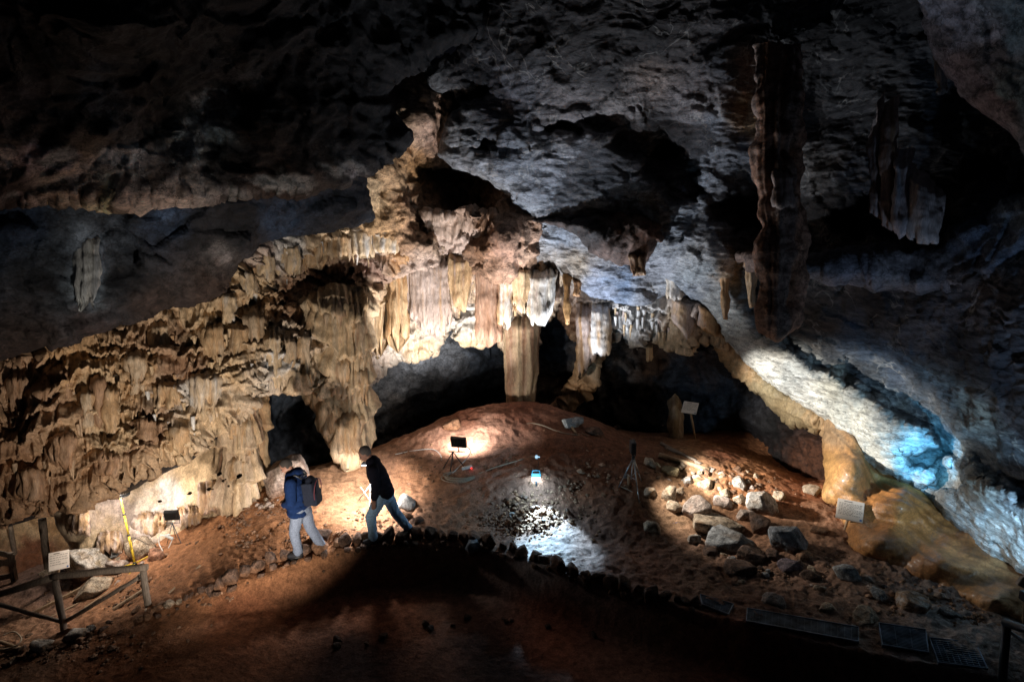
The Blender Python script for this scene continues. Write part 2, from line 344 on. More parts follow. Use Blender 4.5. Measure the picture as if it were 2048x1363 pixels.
def layer(name, poly, dpts, cpts, mat, style='rock', k=1.0, step=3.0, warp=14, wscale=60, rim=60, rimd=.9, skirt=1.6, fringe=0, ffreq=26,
          cwarp=45, kind='structure', label=None, cat=None, group=None, seed=0, cnoise=.3, post=None, rimpow=2.0, dadd=None, kmul=None):
    """a rock mass: its outline, its depths and its minerals; the rim rolls back and a skirt gives it thickness"""
    xs = [q[0] for q in poly]; ys = [q[1] for q in poly]; m = step * 5
    u = np.arange(max(min(xs), -110) - m, min(max(xs), 2200) + m, step); v = np.arange(max(min(ys), -110) - m, max(ys) + m + fringe, step)
    U, V = np.meshgrid(u, v)
    z3 = lambda a, b, c: np.stack([a.ravel(), b.ravel(), np.full(a.size, c)], 1)
    wu = fbm(z3(U / wscale, V / wscale, seed + .5), 4, .6).reshape(U.shape) * warp; wv = fbm(z3(U / wscale, V / wscale, seed + 9.5), 4, .6).reshape(U.shape) * warp
    fr = 0
    if fringe:
        a = np.abs(pn(z3(U / ffreq * 1.0, V / 400, seed + 3.3))); b = np.abs(pn(z3(U / ffreq * 2.7, V / 400, seed + 4.4)))
        fr = fringe * ((1 - 2.4 * a).clip(-.6, 1) * .65 + (1 - 2.4 * b).clip(-.6, 1) * .35).reshape(U.shape)
    sd = sdist(poly, U + wu, V + wv - fr)
    gy, gx = np.gradient(sd, step); g = gx * gx + gy * gy + 1e-6
    out = np.clip(-sd, 0, step * 4)
    nx = np.clip(gx / g, -3, 3); ny = np.clip(gy / g, -3, 3)
    U2 = np.where(out > 0, U + nx * out, U); V2 = np.where(out > 0, V + ny * out, V)
    D = tps(dpts)(U, V)
    if dadd is not None: D = D + dadd(U, V)
    t = np.clip(1 - sd / rim, 0, 1)
    D = D + rimd * t ** rimpow * .6 + rimd * .4 * t ** 6 + out / (step * 4) * skirt
    Q = Pn(U2, V2, D)
    # outward relief along the surface normal
    du = np.gradient(Q, axis=1); dv = np.gradient(Q, axis=0); n = np.cross(du, dv); n /= (np.linalg.norm(n, axis=2, keepdims=True) + 1e-9)
    vw = Q - np.array([0, 0, CZ]); vw /= np.linalg.norm(vw, axis=2, keepdims=True)
    n = np.where((n * vw).sum(2, keepdims=True) > 0, -n, n)
    n = n * .55 - vw * .45; n /= np.linalg.norm(n, axis=2, keepdims=True)
    Bp = Pn(U, V, tps(dpts)(U, V)).reshape(-1, 3)
    h = STY[style](Bp + seed * 3.1, k).reshape(U.shape)
    if kmul is not None: h = h * kmul(U, V)
    h = h * sstep(-2, 10, sd + step)           # keep the outline where it is
    Q = Q + n * h[..., None]
    keepv = sd > -step * 3.6
    kf = keepv[:-1, :-1] & keepv[1:, :-1] & keepv[1:, 1:] & keepv[:-1, 1:]
    cw = fbm(z3(U / 70, V / 70, seed + 20.), 4, .6).reshape(U.shape); cw2 = fbm(z3(U / 70, V / 70, seed + 30.), 4, .6).reshape(U.shape)
    C = idw(cpts, U + cw * cwarp * 1.6, V + cw2 * cwarp * 1.6)
    nn = fbm(Bp / .45 + 50, 4, .6).reshape(U.shape)
    C = C * (1 + cnoise * nn[..., None] * np.array([1.0, .95, .85]))
    if post is not None: C, Q = post(U, V, C, Q, h)
    idx = np.cumsum(keepv.ravel()) - 1
    fc = grid_faces(*U.shape, keep=kf); fc = idx[fc]
    me = np_mesh(name, Q.reshape(-1, 3)[keepv.ravel()], fc, C.reshape(-1, 3)[keepv.ravel()])
    return tag(link(name, me, M[mat]), label, cat, group, kind)

# ================================================================== THE CAVE: walls, ceiling
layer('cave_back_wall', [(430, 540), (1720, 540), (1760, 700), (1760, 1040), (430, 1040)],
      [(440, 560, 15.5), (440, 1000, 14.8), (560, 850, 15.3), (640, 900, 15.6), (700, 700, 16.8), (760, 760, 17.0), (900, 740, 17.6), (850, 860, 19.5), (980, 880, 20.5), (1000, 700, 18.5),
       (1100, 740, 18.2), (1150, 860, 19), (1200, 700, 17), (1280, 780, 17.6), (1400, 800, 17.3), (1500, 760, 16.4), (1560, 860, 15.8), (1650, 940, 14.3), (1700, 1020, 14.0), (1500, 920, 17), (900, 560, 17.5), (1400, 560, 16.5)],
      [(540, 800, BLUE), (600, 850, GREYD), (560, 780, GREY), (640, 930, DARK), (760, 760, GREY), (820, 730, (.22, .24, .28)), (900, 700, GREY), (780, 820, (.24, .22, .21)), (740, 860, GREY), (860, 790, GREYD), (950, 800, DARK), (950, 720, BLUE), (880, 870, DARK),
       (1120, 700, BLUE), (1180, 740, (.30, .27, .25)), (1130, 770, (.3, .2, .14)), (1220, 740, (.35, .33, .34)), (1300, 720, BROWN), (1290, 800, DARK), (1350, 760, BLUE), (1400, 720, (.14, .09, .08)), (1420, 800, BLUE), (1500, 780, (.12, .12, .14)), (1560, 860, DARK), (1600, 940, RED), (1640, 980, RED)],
      'lime', 'rock', 1.3, step=4, rim=30, rimd=.1, warp=6, skirt=.3, post=lambda U, V, C, Q, h: (C * (.32 + .68 * np.exp(-((U - 770) / 110) ** 2 - ((V - 730) / 90) ** 2))[..., None], Q))  # colour dimmed away from the lit spot, standing for shade in the cavity

layer('cave_wall', [(690, 420), (1120, 420), (1130, 545), (1112, 600), (1105, 640), (1075, 645), (1072, 700), (1008, 700), (1000, 690), (985, 668), (960, 690), (930, 680), (905, 650), (870, 702), (845, 712), (800, 715), (770, 742), (728, 765), (700, 760), (690, 560)],
      [(700, 450, 15.4), (720, 700, 15.9), (850, 470, 15.6), (850, 600, 16.1), (850, 700, 16.4), (1000, 480, 15.2), (1000, 640, 16.4), (1110, 560, 15.8), (930, 560, 16.1), (930, 670, 16.3)],
      [(720, 470, BROWN), (740, 520, CREAM), (800, 500, (.3, .2, .15)), (900, 500, PINK), (980, 480, BROWN), (1060, 500, BROWN), (750, 600, CREAM), (730, 680, PINK), (780, 680, (.52, .48, .44)), (830, 690, CREAM), (850, 660, (.5, .46, .42)), (900, 620, WHITE), (930, 640, (.54, .5, .45)), (950, 670, CREAM), (870, 640, CREAM), (1050, 560, CREAM), (1000, 560, PINK)],
      'drape', 'drape', .95, step=2.2, warp=10, wscale=30, rim=18, rimd=.5, skirt=1.5, fringe=6, ffreq=16)

def holes(U, V, C, Q, h):   # colour goes towards rust brown in the recesses
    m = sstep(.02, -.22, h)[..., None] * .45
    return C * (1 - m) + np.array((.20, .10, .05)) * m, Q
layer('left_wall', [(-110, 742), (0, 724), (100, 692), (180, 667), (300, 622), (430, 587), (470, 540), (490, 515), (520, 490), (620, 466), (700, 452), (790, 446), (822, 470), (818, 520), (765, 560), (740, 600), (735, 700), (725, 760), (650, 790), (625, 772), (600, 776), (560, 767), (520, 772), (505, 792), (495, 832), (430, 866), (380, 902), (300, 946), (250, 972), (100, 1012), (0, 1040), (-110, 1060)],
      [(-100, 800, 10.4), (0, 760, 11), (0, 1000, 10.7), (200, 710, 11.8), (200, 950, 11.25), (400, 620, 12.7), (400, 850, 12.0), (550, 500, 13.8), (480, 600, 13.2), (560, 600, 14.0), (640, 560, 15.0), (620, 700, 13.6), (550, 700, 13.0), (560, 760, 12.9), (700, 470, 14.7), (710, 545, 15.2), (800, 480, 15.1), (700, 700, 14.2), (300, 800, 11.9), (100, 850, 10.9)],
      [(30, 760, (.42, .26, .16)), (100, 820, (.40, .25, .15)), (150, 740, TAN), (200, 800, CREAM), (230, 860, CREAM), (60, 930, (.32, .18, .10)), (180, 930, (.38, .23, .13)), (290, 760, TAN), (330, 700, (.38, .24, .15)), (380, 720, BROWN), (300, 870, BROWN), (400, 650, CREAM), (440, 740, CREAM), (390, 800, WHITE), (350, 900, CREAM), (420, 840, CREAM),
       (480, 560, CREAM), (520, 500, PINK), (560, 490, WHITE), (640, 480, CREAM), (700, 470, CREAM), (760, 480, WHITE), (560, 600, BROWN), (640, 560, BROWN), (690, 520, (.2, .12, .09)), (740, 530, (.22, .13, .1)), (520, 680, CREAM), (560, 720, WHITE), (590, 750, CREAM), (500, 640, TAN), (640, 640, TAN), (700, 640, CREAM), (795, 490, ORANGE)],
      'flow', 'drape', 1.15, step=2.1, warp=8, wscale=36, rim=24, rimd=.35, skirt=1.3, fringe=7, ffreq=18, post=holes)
layer('ledge_or_shade_strip', [(-110, 1062), (0, 1036), (100, 1004), (250, 965), (380, 895), (436, 862), (440, 872), (385, 918), (255, 985), (105, 1024), (20, 1052), (-110, 1078)],
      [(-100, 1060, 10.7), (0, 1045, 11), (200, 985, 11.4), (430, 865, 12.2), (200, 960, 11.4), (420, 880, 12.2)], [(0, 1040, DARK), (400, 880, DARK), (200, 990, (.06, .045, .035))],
      'lime', 'rock', .15, step=3, warp=5, rim=8, rimd=.1, skirt=.7)  # near-black strip whose colour stands for the shade under the wall's edge
layer('lower_wall', [(-110, 990), (100, 980), (430, 820), (505, 800), (520, 1000), (470, 1080), (360, 1105), (215, 1150), (195, 1120), (150, 1110), (118, 1060), (108, 1010)],
      [(100, 1000, 12.3), (150, 1060, 12.4), (330, 930, 13.4), (440, 900, 13.3), (450, 1040, 12.5), (330, 1000, 13.1), (300, 1080, 12.6), (200, 1110, 12.5), (510, 900, 13.0), (510, 1000, 12.6)],
      [(150, 1030, (.36, .28, .2)), (230, 1000, PINK), (300, 960, CREAM), (330, 1000, WHITE), (400, 960, CREAM), (440, 1000, CREAM), (350, 910, CREAM), (300, 1060, PINK), (380, 1060, CREAM), (200, 1080, CREAM), (480, 980, TAN)],
      'flow', 'flow', 1.5, step=2.3, warp=7, wscale=36, rim=20, rimd=.3, skirt=1.2)
layer('passage_wall', [(-110, 960), (190, 960), (190, 1180), (-110, 1180)], [(-100, 1000, 14.5), (180, 1000, 15), (60, 1150, 14.2), (160, 1160, 14.5), (50, 1000, 15)],
      [(50, 1060, CREAM), (110, 1050, TAN), (60, 1110, RED)], 'flow', 'rock', .8, step=4, rim=10, rimd=.1, skirt=.3)

# ---- left hand ceiling
def blobs(U, V, L_):
    w = 30 * fbm(np.stack([U.ravel() / 45, V.ravel() / 45, U.ravel() * 0 + 2.2], 1), 4, .6).reshape(U.shape); r = 0
    for (cu, cv, ru, rv) in L_: r = np.maximum(r, sstep(1.35, .75, np.hypot((U + w - cu) / ru, (V + w - cv) / rv)))
    return r
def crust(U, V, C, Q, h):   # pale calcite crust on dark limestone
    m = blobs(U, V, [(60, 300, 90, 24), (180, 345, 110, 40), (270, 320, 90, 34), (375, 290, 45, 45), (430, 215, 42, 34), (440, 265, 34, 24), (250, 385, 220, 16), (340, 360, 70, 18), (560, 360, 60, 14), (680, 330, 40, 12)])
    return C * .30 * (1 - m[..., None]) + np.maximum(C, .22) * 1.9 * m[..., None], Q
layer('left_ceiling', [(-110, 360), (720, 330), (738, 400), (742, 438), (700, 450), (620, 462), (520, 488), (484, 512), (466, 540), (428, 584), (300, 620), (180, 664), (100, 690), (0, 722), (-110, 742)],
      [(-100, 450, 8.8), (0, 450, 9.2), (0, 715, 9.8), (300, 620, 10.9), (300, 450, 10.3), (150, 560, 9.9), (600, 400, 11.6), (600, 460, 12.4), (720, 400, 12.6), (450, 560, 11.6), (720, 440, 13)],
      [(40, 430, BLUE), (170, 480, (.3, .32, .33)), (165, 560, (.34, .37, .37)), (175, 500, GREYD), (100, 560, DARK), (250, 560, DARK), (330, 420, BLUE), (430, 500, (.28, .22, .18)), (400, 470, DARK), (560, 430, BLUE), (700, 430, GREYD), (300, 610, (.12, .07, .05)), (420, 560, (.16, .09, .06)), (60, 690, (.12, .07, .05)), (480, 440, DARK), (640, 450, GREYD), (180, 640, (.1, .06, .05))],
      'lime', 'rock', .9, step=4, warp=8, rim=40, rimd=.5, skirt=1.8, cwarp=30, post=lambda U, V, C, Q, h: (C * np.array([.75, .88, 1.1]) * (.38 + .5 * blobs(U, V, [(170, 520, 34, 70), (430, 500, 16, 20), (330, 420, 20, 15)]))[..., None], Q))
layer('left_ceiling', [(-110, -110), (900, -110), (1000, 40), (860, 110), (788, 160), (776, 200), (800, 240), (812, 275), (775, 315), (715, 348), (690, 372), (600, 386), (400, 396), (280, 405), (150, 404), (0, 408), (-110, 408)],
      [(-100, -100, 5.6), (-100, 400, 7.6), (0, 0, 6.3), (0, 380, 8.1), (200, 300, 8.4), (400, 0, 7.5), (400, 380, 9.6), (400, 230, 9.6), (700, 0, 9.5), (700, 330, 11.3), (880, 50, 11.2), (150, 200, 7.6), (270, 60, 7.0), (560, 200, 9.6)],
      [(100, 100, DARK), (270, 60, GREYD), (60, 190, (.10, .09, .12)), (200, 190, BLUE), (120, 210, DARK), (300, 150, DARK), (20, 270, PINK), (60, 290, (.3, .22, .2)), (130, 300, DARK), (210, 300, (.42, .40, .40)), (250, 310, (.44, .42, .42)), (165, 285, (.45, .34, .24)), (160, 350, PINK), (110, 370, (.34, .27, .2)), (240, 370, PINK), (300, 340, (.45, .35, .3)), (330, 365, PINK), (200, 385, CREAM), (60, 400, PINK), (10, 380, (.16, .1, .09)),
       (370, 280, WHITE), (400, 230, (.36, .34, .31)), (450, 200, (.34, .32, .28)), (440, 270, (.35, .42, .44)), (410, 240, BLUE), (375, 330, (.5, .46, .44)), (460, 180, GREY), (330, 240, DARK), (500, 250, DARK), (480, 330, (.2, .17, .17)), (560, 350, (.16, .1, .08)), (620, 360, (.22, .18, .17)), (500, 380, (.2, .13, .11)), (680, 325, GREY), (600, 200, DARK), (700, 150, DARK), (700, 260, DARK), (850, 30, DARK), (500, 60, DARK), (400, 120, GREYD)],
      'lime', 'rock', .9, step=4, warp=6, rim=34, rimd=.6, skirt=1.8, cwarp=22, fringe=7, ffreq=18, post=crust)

# ---- brown tower and broken rock in the middle
layer('brown_rock', [(690, 345), (780, 300), (812, 270), (778, 200), (784, 160), (850, 120), (1010, 90), (1080, 300), (1120, 440), (1140, 560), (690, 560), (700, 470)],
      [(800, 160, 14.2), (790, 220, 14.3), (860, 260, 14.2), (880, 150, 14.4), (920, 190, 15.6), (850, 350, 17.0), (900, 400, 17.4), (960, 440, 17.4), (900, 330, 17.2), (820, 420, 15.2), (740, 360, 13.9), (730, 420, 14.3), (780, 340, 14.3), (800, 440, 14.8), (850, 480, 15.1), (930, 510, 15.8), (960, 470, 15.4), (1000, 450, 14.6), (1040, 420, 14.8), (1060, 520, 15.1), (760, 520, 15.4), (1100, 480, 15.2), (700, 400, 14.2), (985, 400, 16.6)],
      [(800, 200, PINK), (830, 160, (.42, .28, .17)), (850, 230, (.40, .26, .19)), (870, 270, (.34, .22, .17)), (800, 240, CREAM), (930, 190, DARK), (900, 150, GREY), (880, 350, DARK), (900, 400, (.05, .035, .03)), (960, 440, (.07, .045, .04)), (740, 370, CREAM), (750, 410, CREAM), (780, 340, (.4, .26, .15)), (810, 330, ORANGE), (800, 400, (.36, .2, .12)), (760, 440, TAN), (830, 470, (.34, .2, .12)), (880, 490, (.36, .27, .2)), (850, 440, (.32, .2, .12)), (960, 500, BROWN), (990, 440, (.4, .25, .16)), (1000, 480, (.3, .17, .12)), (1040, 420, (.34, .2, .13)), (1060, 500, (.4, .26, .18)), (1090, 490, (.35, .22, .16)), (860, 530, PINK)],
      'lime', 'pock', 1.2, step=3, warp=10, wscale=30, rim=26, rimd=.4, skirt=1.6, cwarp=25)

# ---- great grey mass and right wall
def ridge(U, V):   # above this edge the wall steps back; dark niches in the grey mass
    w = 26 * fbm(np.stack([U.ravel() / 45, V.ravel() / 50, U.ravel() * 0 + 4.4], 1), 3).reshape(U.shape)
    e = np.interp(U, [1440, 1500, 1560, 1640, 1720, 1800, 1860, 1960, 2200], [560, 640, 700, 740, 790, 850, 880, 960, 1100]) + w
    d = np.clip(e - V, 0, 400); m = sstep(1440, 1520, U)
    r = m * (1.15 * (1 - np.exp(-d / 30)) * np.exp(-d / 300))
    for (cu, cv, ru, rv, a) in ((1290, 285, 70, 34, .55), (1345, 330, 60, 50, .6), (1375, 385, 50, 26, .5), (1480, 425, 60, 40, 1.2), (1215, 240, 60, 25, .6), (960, 190, 40, 28, .9), (1110, 255, 50, 16, .6), (1000, 290, 60, 14, .5), (1855, 915, 60, 22, .8), (1900, 960, 50, 26, .5), (1750, 440, 90, 40, .8), (1980, 350, 60, 40, .5)):
        q_ = ((U + w - cu) / ru) ** 2 + ((V + w - cv) / rv) ** 2; r = r + a * sstep(1.3, .55, q_)
    return r
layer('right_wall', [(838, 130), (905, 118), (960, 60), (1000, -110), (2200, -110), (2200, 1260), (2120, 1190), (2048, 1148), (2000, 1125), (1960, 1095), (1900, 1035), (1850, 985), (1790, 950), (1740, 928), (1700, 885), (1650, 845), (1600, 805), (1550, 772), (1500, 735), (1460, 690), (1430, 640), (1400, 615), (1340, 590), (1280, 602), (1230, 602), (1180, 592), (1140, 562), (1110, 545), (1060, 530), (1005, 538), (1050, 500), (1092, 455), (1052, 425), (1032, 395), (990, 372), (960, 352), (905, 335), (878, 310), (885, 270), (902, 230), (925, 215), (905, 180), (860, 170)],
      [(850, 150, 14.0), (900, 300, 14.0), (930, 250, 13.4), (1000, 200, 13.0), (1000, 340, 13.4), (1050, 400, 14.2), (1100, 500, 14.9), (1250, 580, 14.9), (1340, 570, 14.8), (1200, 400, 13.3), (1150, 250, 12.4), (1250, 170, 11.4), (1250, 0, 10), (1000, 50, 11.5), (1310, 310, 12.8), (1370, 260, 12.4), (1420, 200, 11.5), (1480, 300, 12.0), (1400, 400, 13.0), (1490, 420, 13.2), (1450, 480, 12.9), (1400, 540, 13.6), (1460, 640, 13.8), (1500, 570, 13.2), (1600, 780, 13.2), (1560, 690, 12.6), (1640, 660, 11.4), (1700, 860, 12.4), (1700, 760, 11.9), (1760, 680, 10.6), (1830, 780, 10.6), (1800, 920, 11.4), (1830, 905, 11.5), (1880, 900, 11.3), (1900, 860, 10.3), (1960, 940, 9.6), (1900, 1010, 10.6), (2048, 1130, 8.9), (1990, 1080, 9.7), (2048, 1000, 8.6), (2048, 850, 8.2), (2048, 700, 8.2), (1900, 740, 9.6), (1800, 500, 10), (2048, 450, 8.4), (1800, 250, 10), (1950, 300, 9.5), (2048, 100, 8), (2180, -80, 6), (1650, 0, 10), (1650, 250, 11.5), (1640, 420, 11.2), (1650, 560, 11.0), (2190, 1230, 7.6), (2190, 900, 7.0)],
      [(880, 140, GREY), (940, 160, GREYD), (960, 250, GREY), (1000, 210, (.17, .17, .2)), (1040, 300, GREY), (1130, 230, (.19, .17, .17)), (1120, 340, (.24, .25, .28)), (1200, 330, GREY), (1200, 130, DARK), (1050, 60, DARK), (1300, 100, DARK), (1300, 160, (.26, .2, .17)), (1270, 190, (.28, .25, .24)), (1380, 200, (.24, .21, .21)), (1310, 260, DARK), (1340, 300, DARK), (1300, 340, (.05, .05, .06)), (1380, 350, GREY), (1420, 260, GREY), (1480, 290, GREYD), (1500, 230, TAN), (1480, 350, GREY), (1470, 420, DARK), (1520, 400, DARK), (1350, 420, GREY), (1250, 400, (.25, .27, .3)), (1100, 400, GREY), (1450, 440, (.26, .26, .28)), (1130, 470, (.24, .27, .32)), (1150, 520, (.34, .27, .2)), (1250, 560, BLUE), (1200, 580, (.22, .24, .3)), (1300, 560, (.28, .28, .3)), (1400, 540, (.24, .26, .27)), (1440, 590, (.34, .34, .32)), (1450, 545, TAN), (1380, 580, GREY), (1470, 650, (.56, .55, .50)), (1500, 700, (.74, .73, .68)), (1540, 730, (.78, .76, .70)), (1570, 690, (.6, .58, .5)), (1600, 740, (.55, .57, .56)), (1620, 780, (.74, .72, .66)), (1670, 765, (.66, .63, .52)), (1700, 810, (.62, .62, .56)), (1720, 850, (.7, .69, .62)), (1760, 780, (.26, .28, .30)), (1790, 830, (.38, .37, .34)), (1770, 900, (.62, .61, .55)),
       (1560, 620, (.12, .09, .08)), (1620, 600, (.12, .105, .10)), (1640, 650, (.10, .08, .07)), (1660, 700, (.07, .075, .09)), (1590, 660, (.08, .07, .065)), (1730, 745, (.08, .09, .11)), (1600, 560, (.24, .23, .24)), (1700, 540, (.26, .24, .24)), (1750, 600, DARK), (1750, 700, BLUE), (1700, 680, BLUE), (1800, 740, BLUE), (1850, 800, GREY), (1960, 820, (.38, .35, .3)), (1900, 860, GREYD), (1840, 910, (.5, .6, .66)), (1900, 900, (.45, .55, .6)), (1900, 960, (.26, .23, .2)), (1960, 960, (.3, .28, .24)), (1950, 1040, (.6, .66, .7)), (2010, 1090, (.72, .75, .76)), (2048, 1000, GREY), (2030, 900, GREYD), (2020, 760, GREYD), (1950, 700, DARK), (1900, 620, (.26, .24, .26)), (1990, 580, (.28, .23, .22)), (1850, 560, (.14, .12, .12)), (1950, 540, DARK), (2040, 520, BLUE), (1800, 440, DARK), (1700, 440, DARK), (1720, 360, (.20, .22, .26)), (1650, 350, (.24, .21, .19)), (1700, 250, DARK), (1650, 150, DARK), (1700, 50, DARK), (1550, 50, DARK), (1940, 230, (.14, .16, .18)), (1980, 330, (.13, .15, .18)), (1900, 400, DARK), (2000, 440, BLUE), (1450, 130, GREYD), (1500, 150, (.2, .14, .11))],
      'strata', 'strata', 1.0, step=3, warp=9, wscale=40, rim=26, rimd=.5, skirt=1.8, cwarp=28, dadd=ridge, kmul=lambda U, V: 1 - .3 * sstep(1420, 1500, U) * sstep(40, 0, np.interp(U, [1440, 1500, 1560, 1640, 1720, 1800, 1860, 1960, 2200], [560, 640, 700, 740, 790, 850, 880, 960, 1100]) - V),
      post=lambda U, V, C, Q, h: (C * (1 - .6 * sstep(260, 60, V + .12 * (U - 1000)))[..., None] * (1 - .45 * sstep(1480, 1560, U) * sstep(760, 620, V - .45 * (U - 1500)))[..., None], Q))  # band's light and the shade above it and at the roof put into the colour
layer('hanging_rock', [(1058, 438), (1150, 430), (1215, 416), (1275, 430), (1328, 446), (1322, 480), (1285, 532), (1232, 526), (1180, 500), (1150, 470), (1110, 450)],
      [(1070, 440, 13.4), (1200, 420, 13.0), (1300, 450, 12.8), (1240, 510, 13.3), (1180, 470, 13.0)], [(1200, 450, (.05, .045, .045)), (1250, 490, (.12, .075, .06)), (1300, 460, (.12, .06, .04)), (1265, 470, (.2, .13, .1))],
      'lime', 'rock', .7, step=3, warp=8, wscale=30, rim=40, rimd=1.0, skirt=1.4)
layer('ceiling_band', [(1852, -110), (2200, -110), (2200, 460), (2048, 292), (1965, 222), (1905, 132), (1862, 40)],
      [(1860, -50, 7.6), (1900, 100, 7.9), (2040, 270, 7.2), (2190, 440, 6.2), (2048, 0, 6.6), (2190, -80, 5.6)],
      [(1900, 40, (.26, .28, .36)), (1950, 130, (.34, .30, .36)), (2000, 200, (.38, .3, .32)), (2040, 60, (.16, .26, .34)), (2000, 100, (.3, .32, .4)), (2040, 170, (.2, .3, .34))],
      'lime', 'strata', .7, step=4, warp=8, rim=26, rimd=.4, skirt=1.2, seed=4)
layer('ledge_or_shade_strip', [(1470, 505), (1570, 515), (1700, 500), (1860, 478), (1960, 430), (2060, 380), (2200, 330), (2200, 560), (2050, 560), (2010, 600), (1900, 600), (1800, 580), (1700, 560), (1580, 555), (1500, 540)],
      [(1480, 520, 12.6), (1580, 530, 10.6), (1700, 530, 10.2), (1860, 520, 9.6), (2048, 450, 8.2), (2190, 400, 7.4), (2000, 580, 8.9), (1850, 590, 9.7)],
      [(1500, 520, (.2, .13, .1)), (1600, 530, (.25, .24, .25)), (1700, 540, (.24, .24, .28)), (1800, 545, (.28, .26, .27)), (1860, 500, DARK), (1950, 510, DARK), (1900, 570, (.28, .24, .24)), (2000, 580, (.26, .21, .2)), (1960, 470, BLUE), (2048, 420, (.2, .25, .3)), (2048, 540, BLUE)],
      'lime', 'rock', .8, step=4, warp=12, rim=30, rimd=.7, skirt=1.4, seed=2)

# ---- right hand fringe behind the arch and the brown arch edge
layer('stalactite_wall', [(1085, 560), (1340, 580), (1400, 612), (1445, 640), (1470, 690), (1400, 676), (1375, 700), (1330, 690), (1300, 668), (1270, 690), (1240, 660), (1215, 690), (1190, 770), (1110, 850), (1060, 850), (1130, 780), (1165, 700), (1120, 640)],
      [(1100, 580, 16.6), (1200, 620, 16.0), (1160, 760, 16.4), (1300, 620, 15.6), (1300, 690, 15.8), (1440, 660, 14.9), (1400, 620, 15.0), (1080, 840, 17)],
      [(1150, 640, BROWN), (1180, 700, CREAM), (1140, 780, TAN), (1230, 630, WHITE), (1260, 650, (.5, .46, .42)), (1300, 640, WHITE), (1320, 680, CREAM), (1360, 650, CREAM), (1380, 620, PINK), (1420, 650, TAN), (1110, 830, BROWN)],
      'drape', 'drape', .9, step=2.5, warp=7, wscale=24, rim=14, rimd=.35, skirt=1.2, fringe=10, ffreq=16, seed=3)
layer('brown_arch', [(1395, 610), (1450, 640), (1478, 690), (1530, 740), (1600, 790), (1660, 838), (1720, 880), (1680, 890), (1640, 860), (1600, 850), (1560, 830), (1520, 790), (1470, 745), (1430, 700)],
      [(1400, 620, 14.9), (1480, 700, 14.6), (1560, 780, 14.1), (1700, 880, 12.9), (1600, 845, 14.0)],
      [(1440, 680, ORANGE), (1480, 720, TAN), (1540, 780, (.34, .27, .16)), (1600, 830, (.3, .22, .12)), (1660, 860, TAN)],
      'flow', 'drape', .6, step=3, warp=10, wscale=24, rim=26, rimd=.6, skirt=1.4, fringe=6, ffreq=18, seed=5)

# ---- flowstone mound, wet, right
layer('flowstone_mound', [(1648, 832), (1668, 822), (1700, 818), (1740, 850), (1780, 900), (1850, 950), (1960, 1050), (2048, 1110), (2200, 1190), (2200, 1320), (2048, 1262), (1950, 1212), (1800, 1160), (1710, 1115), (1668, 1080), (1690, 1050), (1676, 1010), (1652, 1000), (1646, 900)],
      [(1680, 840, 12.9), (1660, 990, 11.9), (1720, 940, 12.0), (1750, 1000, 11.6), (1850, 1080, 10.5), (1710, 1090, 10.75), (1950, 1190, 9.25), (2048, 1240, 8.6), (2048, 1150, 9.2), (1900, 1010, 11.0), (1800, 1020, 11.0), (1780, 1120, 10.3), (2190, 1300, 7.9), (1700, 1040, 11.3), (1830, 990, 11.6), (2190, 1220, 8.4)],
      [(1670, 850, (0.403, 0.258, 0.145)), (1700, 900, (0.381, 0.198, 0.079)), (1700, 980, (0.403, 0.206, 0.079)), (1660, 960, (0.426, 0.232, 0.086)), (1780, 990, (0.403, 0.172, 0.053)), (1750, 1060, (0.403, 0.172, 0.056)), (1850, 1050, (0.381, 0.155, 0.046)), (1880, 1130, (0.370, 0.172, 0.066)), (1960, 1180, (0.381, 0.206, 0.092)), (2030, 1200, (0.426, 0.258, 0.132)), (1950, 1080, (0.224, 0.095, 0.033)), (1830, 1000, (0.448, 0.206, 0.066)), (1740, 1110, (0.403, 0.189, 0.066))],
      'wet', 'flow', 1.5, step=2.5, warp=8, wscale=40, rim=34, rimd=.45, skirt=.9, dadd=lambda U, V: -sum(a * np.exp(-((U - u) / r) ** 2 - ((V - v) / s_) ** 2) for u, v, r, s_, a in ((1705, 925, 32, 60, .45), (1790, 1000, 45, 34, .5), (1745, 1085, 60, 26, .4), (1880, 1120, 70, 30, .45), (1990, 1190, 60, 30, .35))), cat='flowstone', kind=None, label='wet orange-brown flowstone mound under the pale right wall')

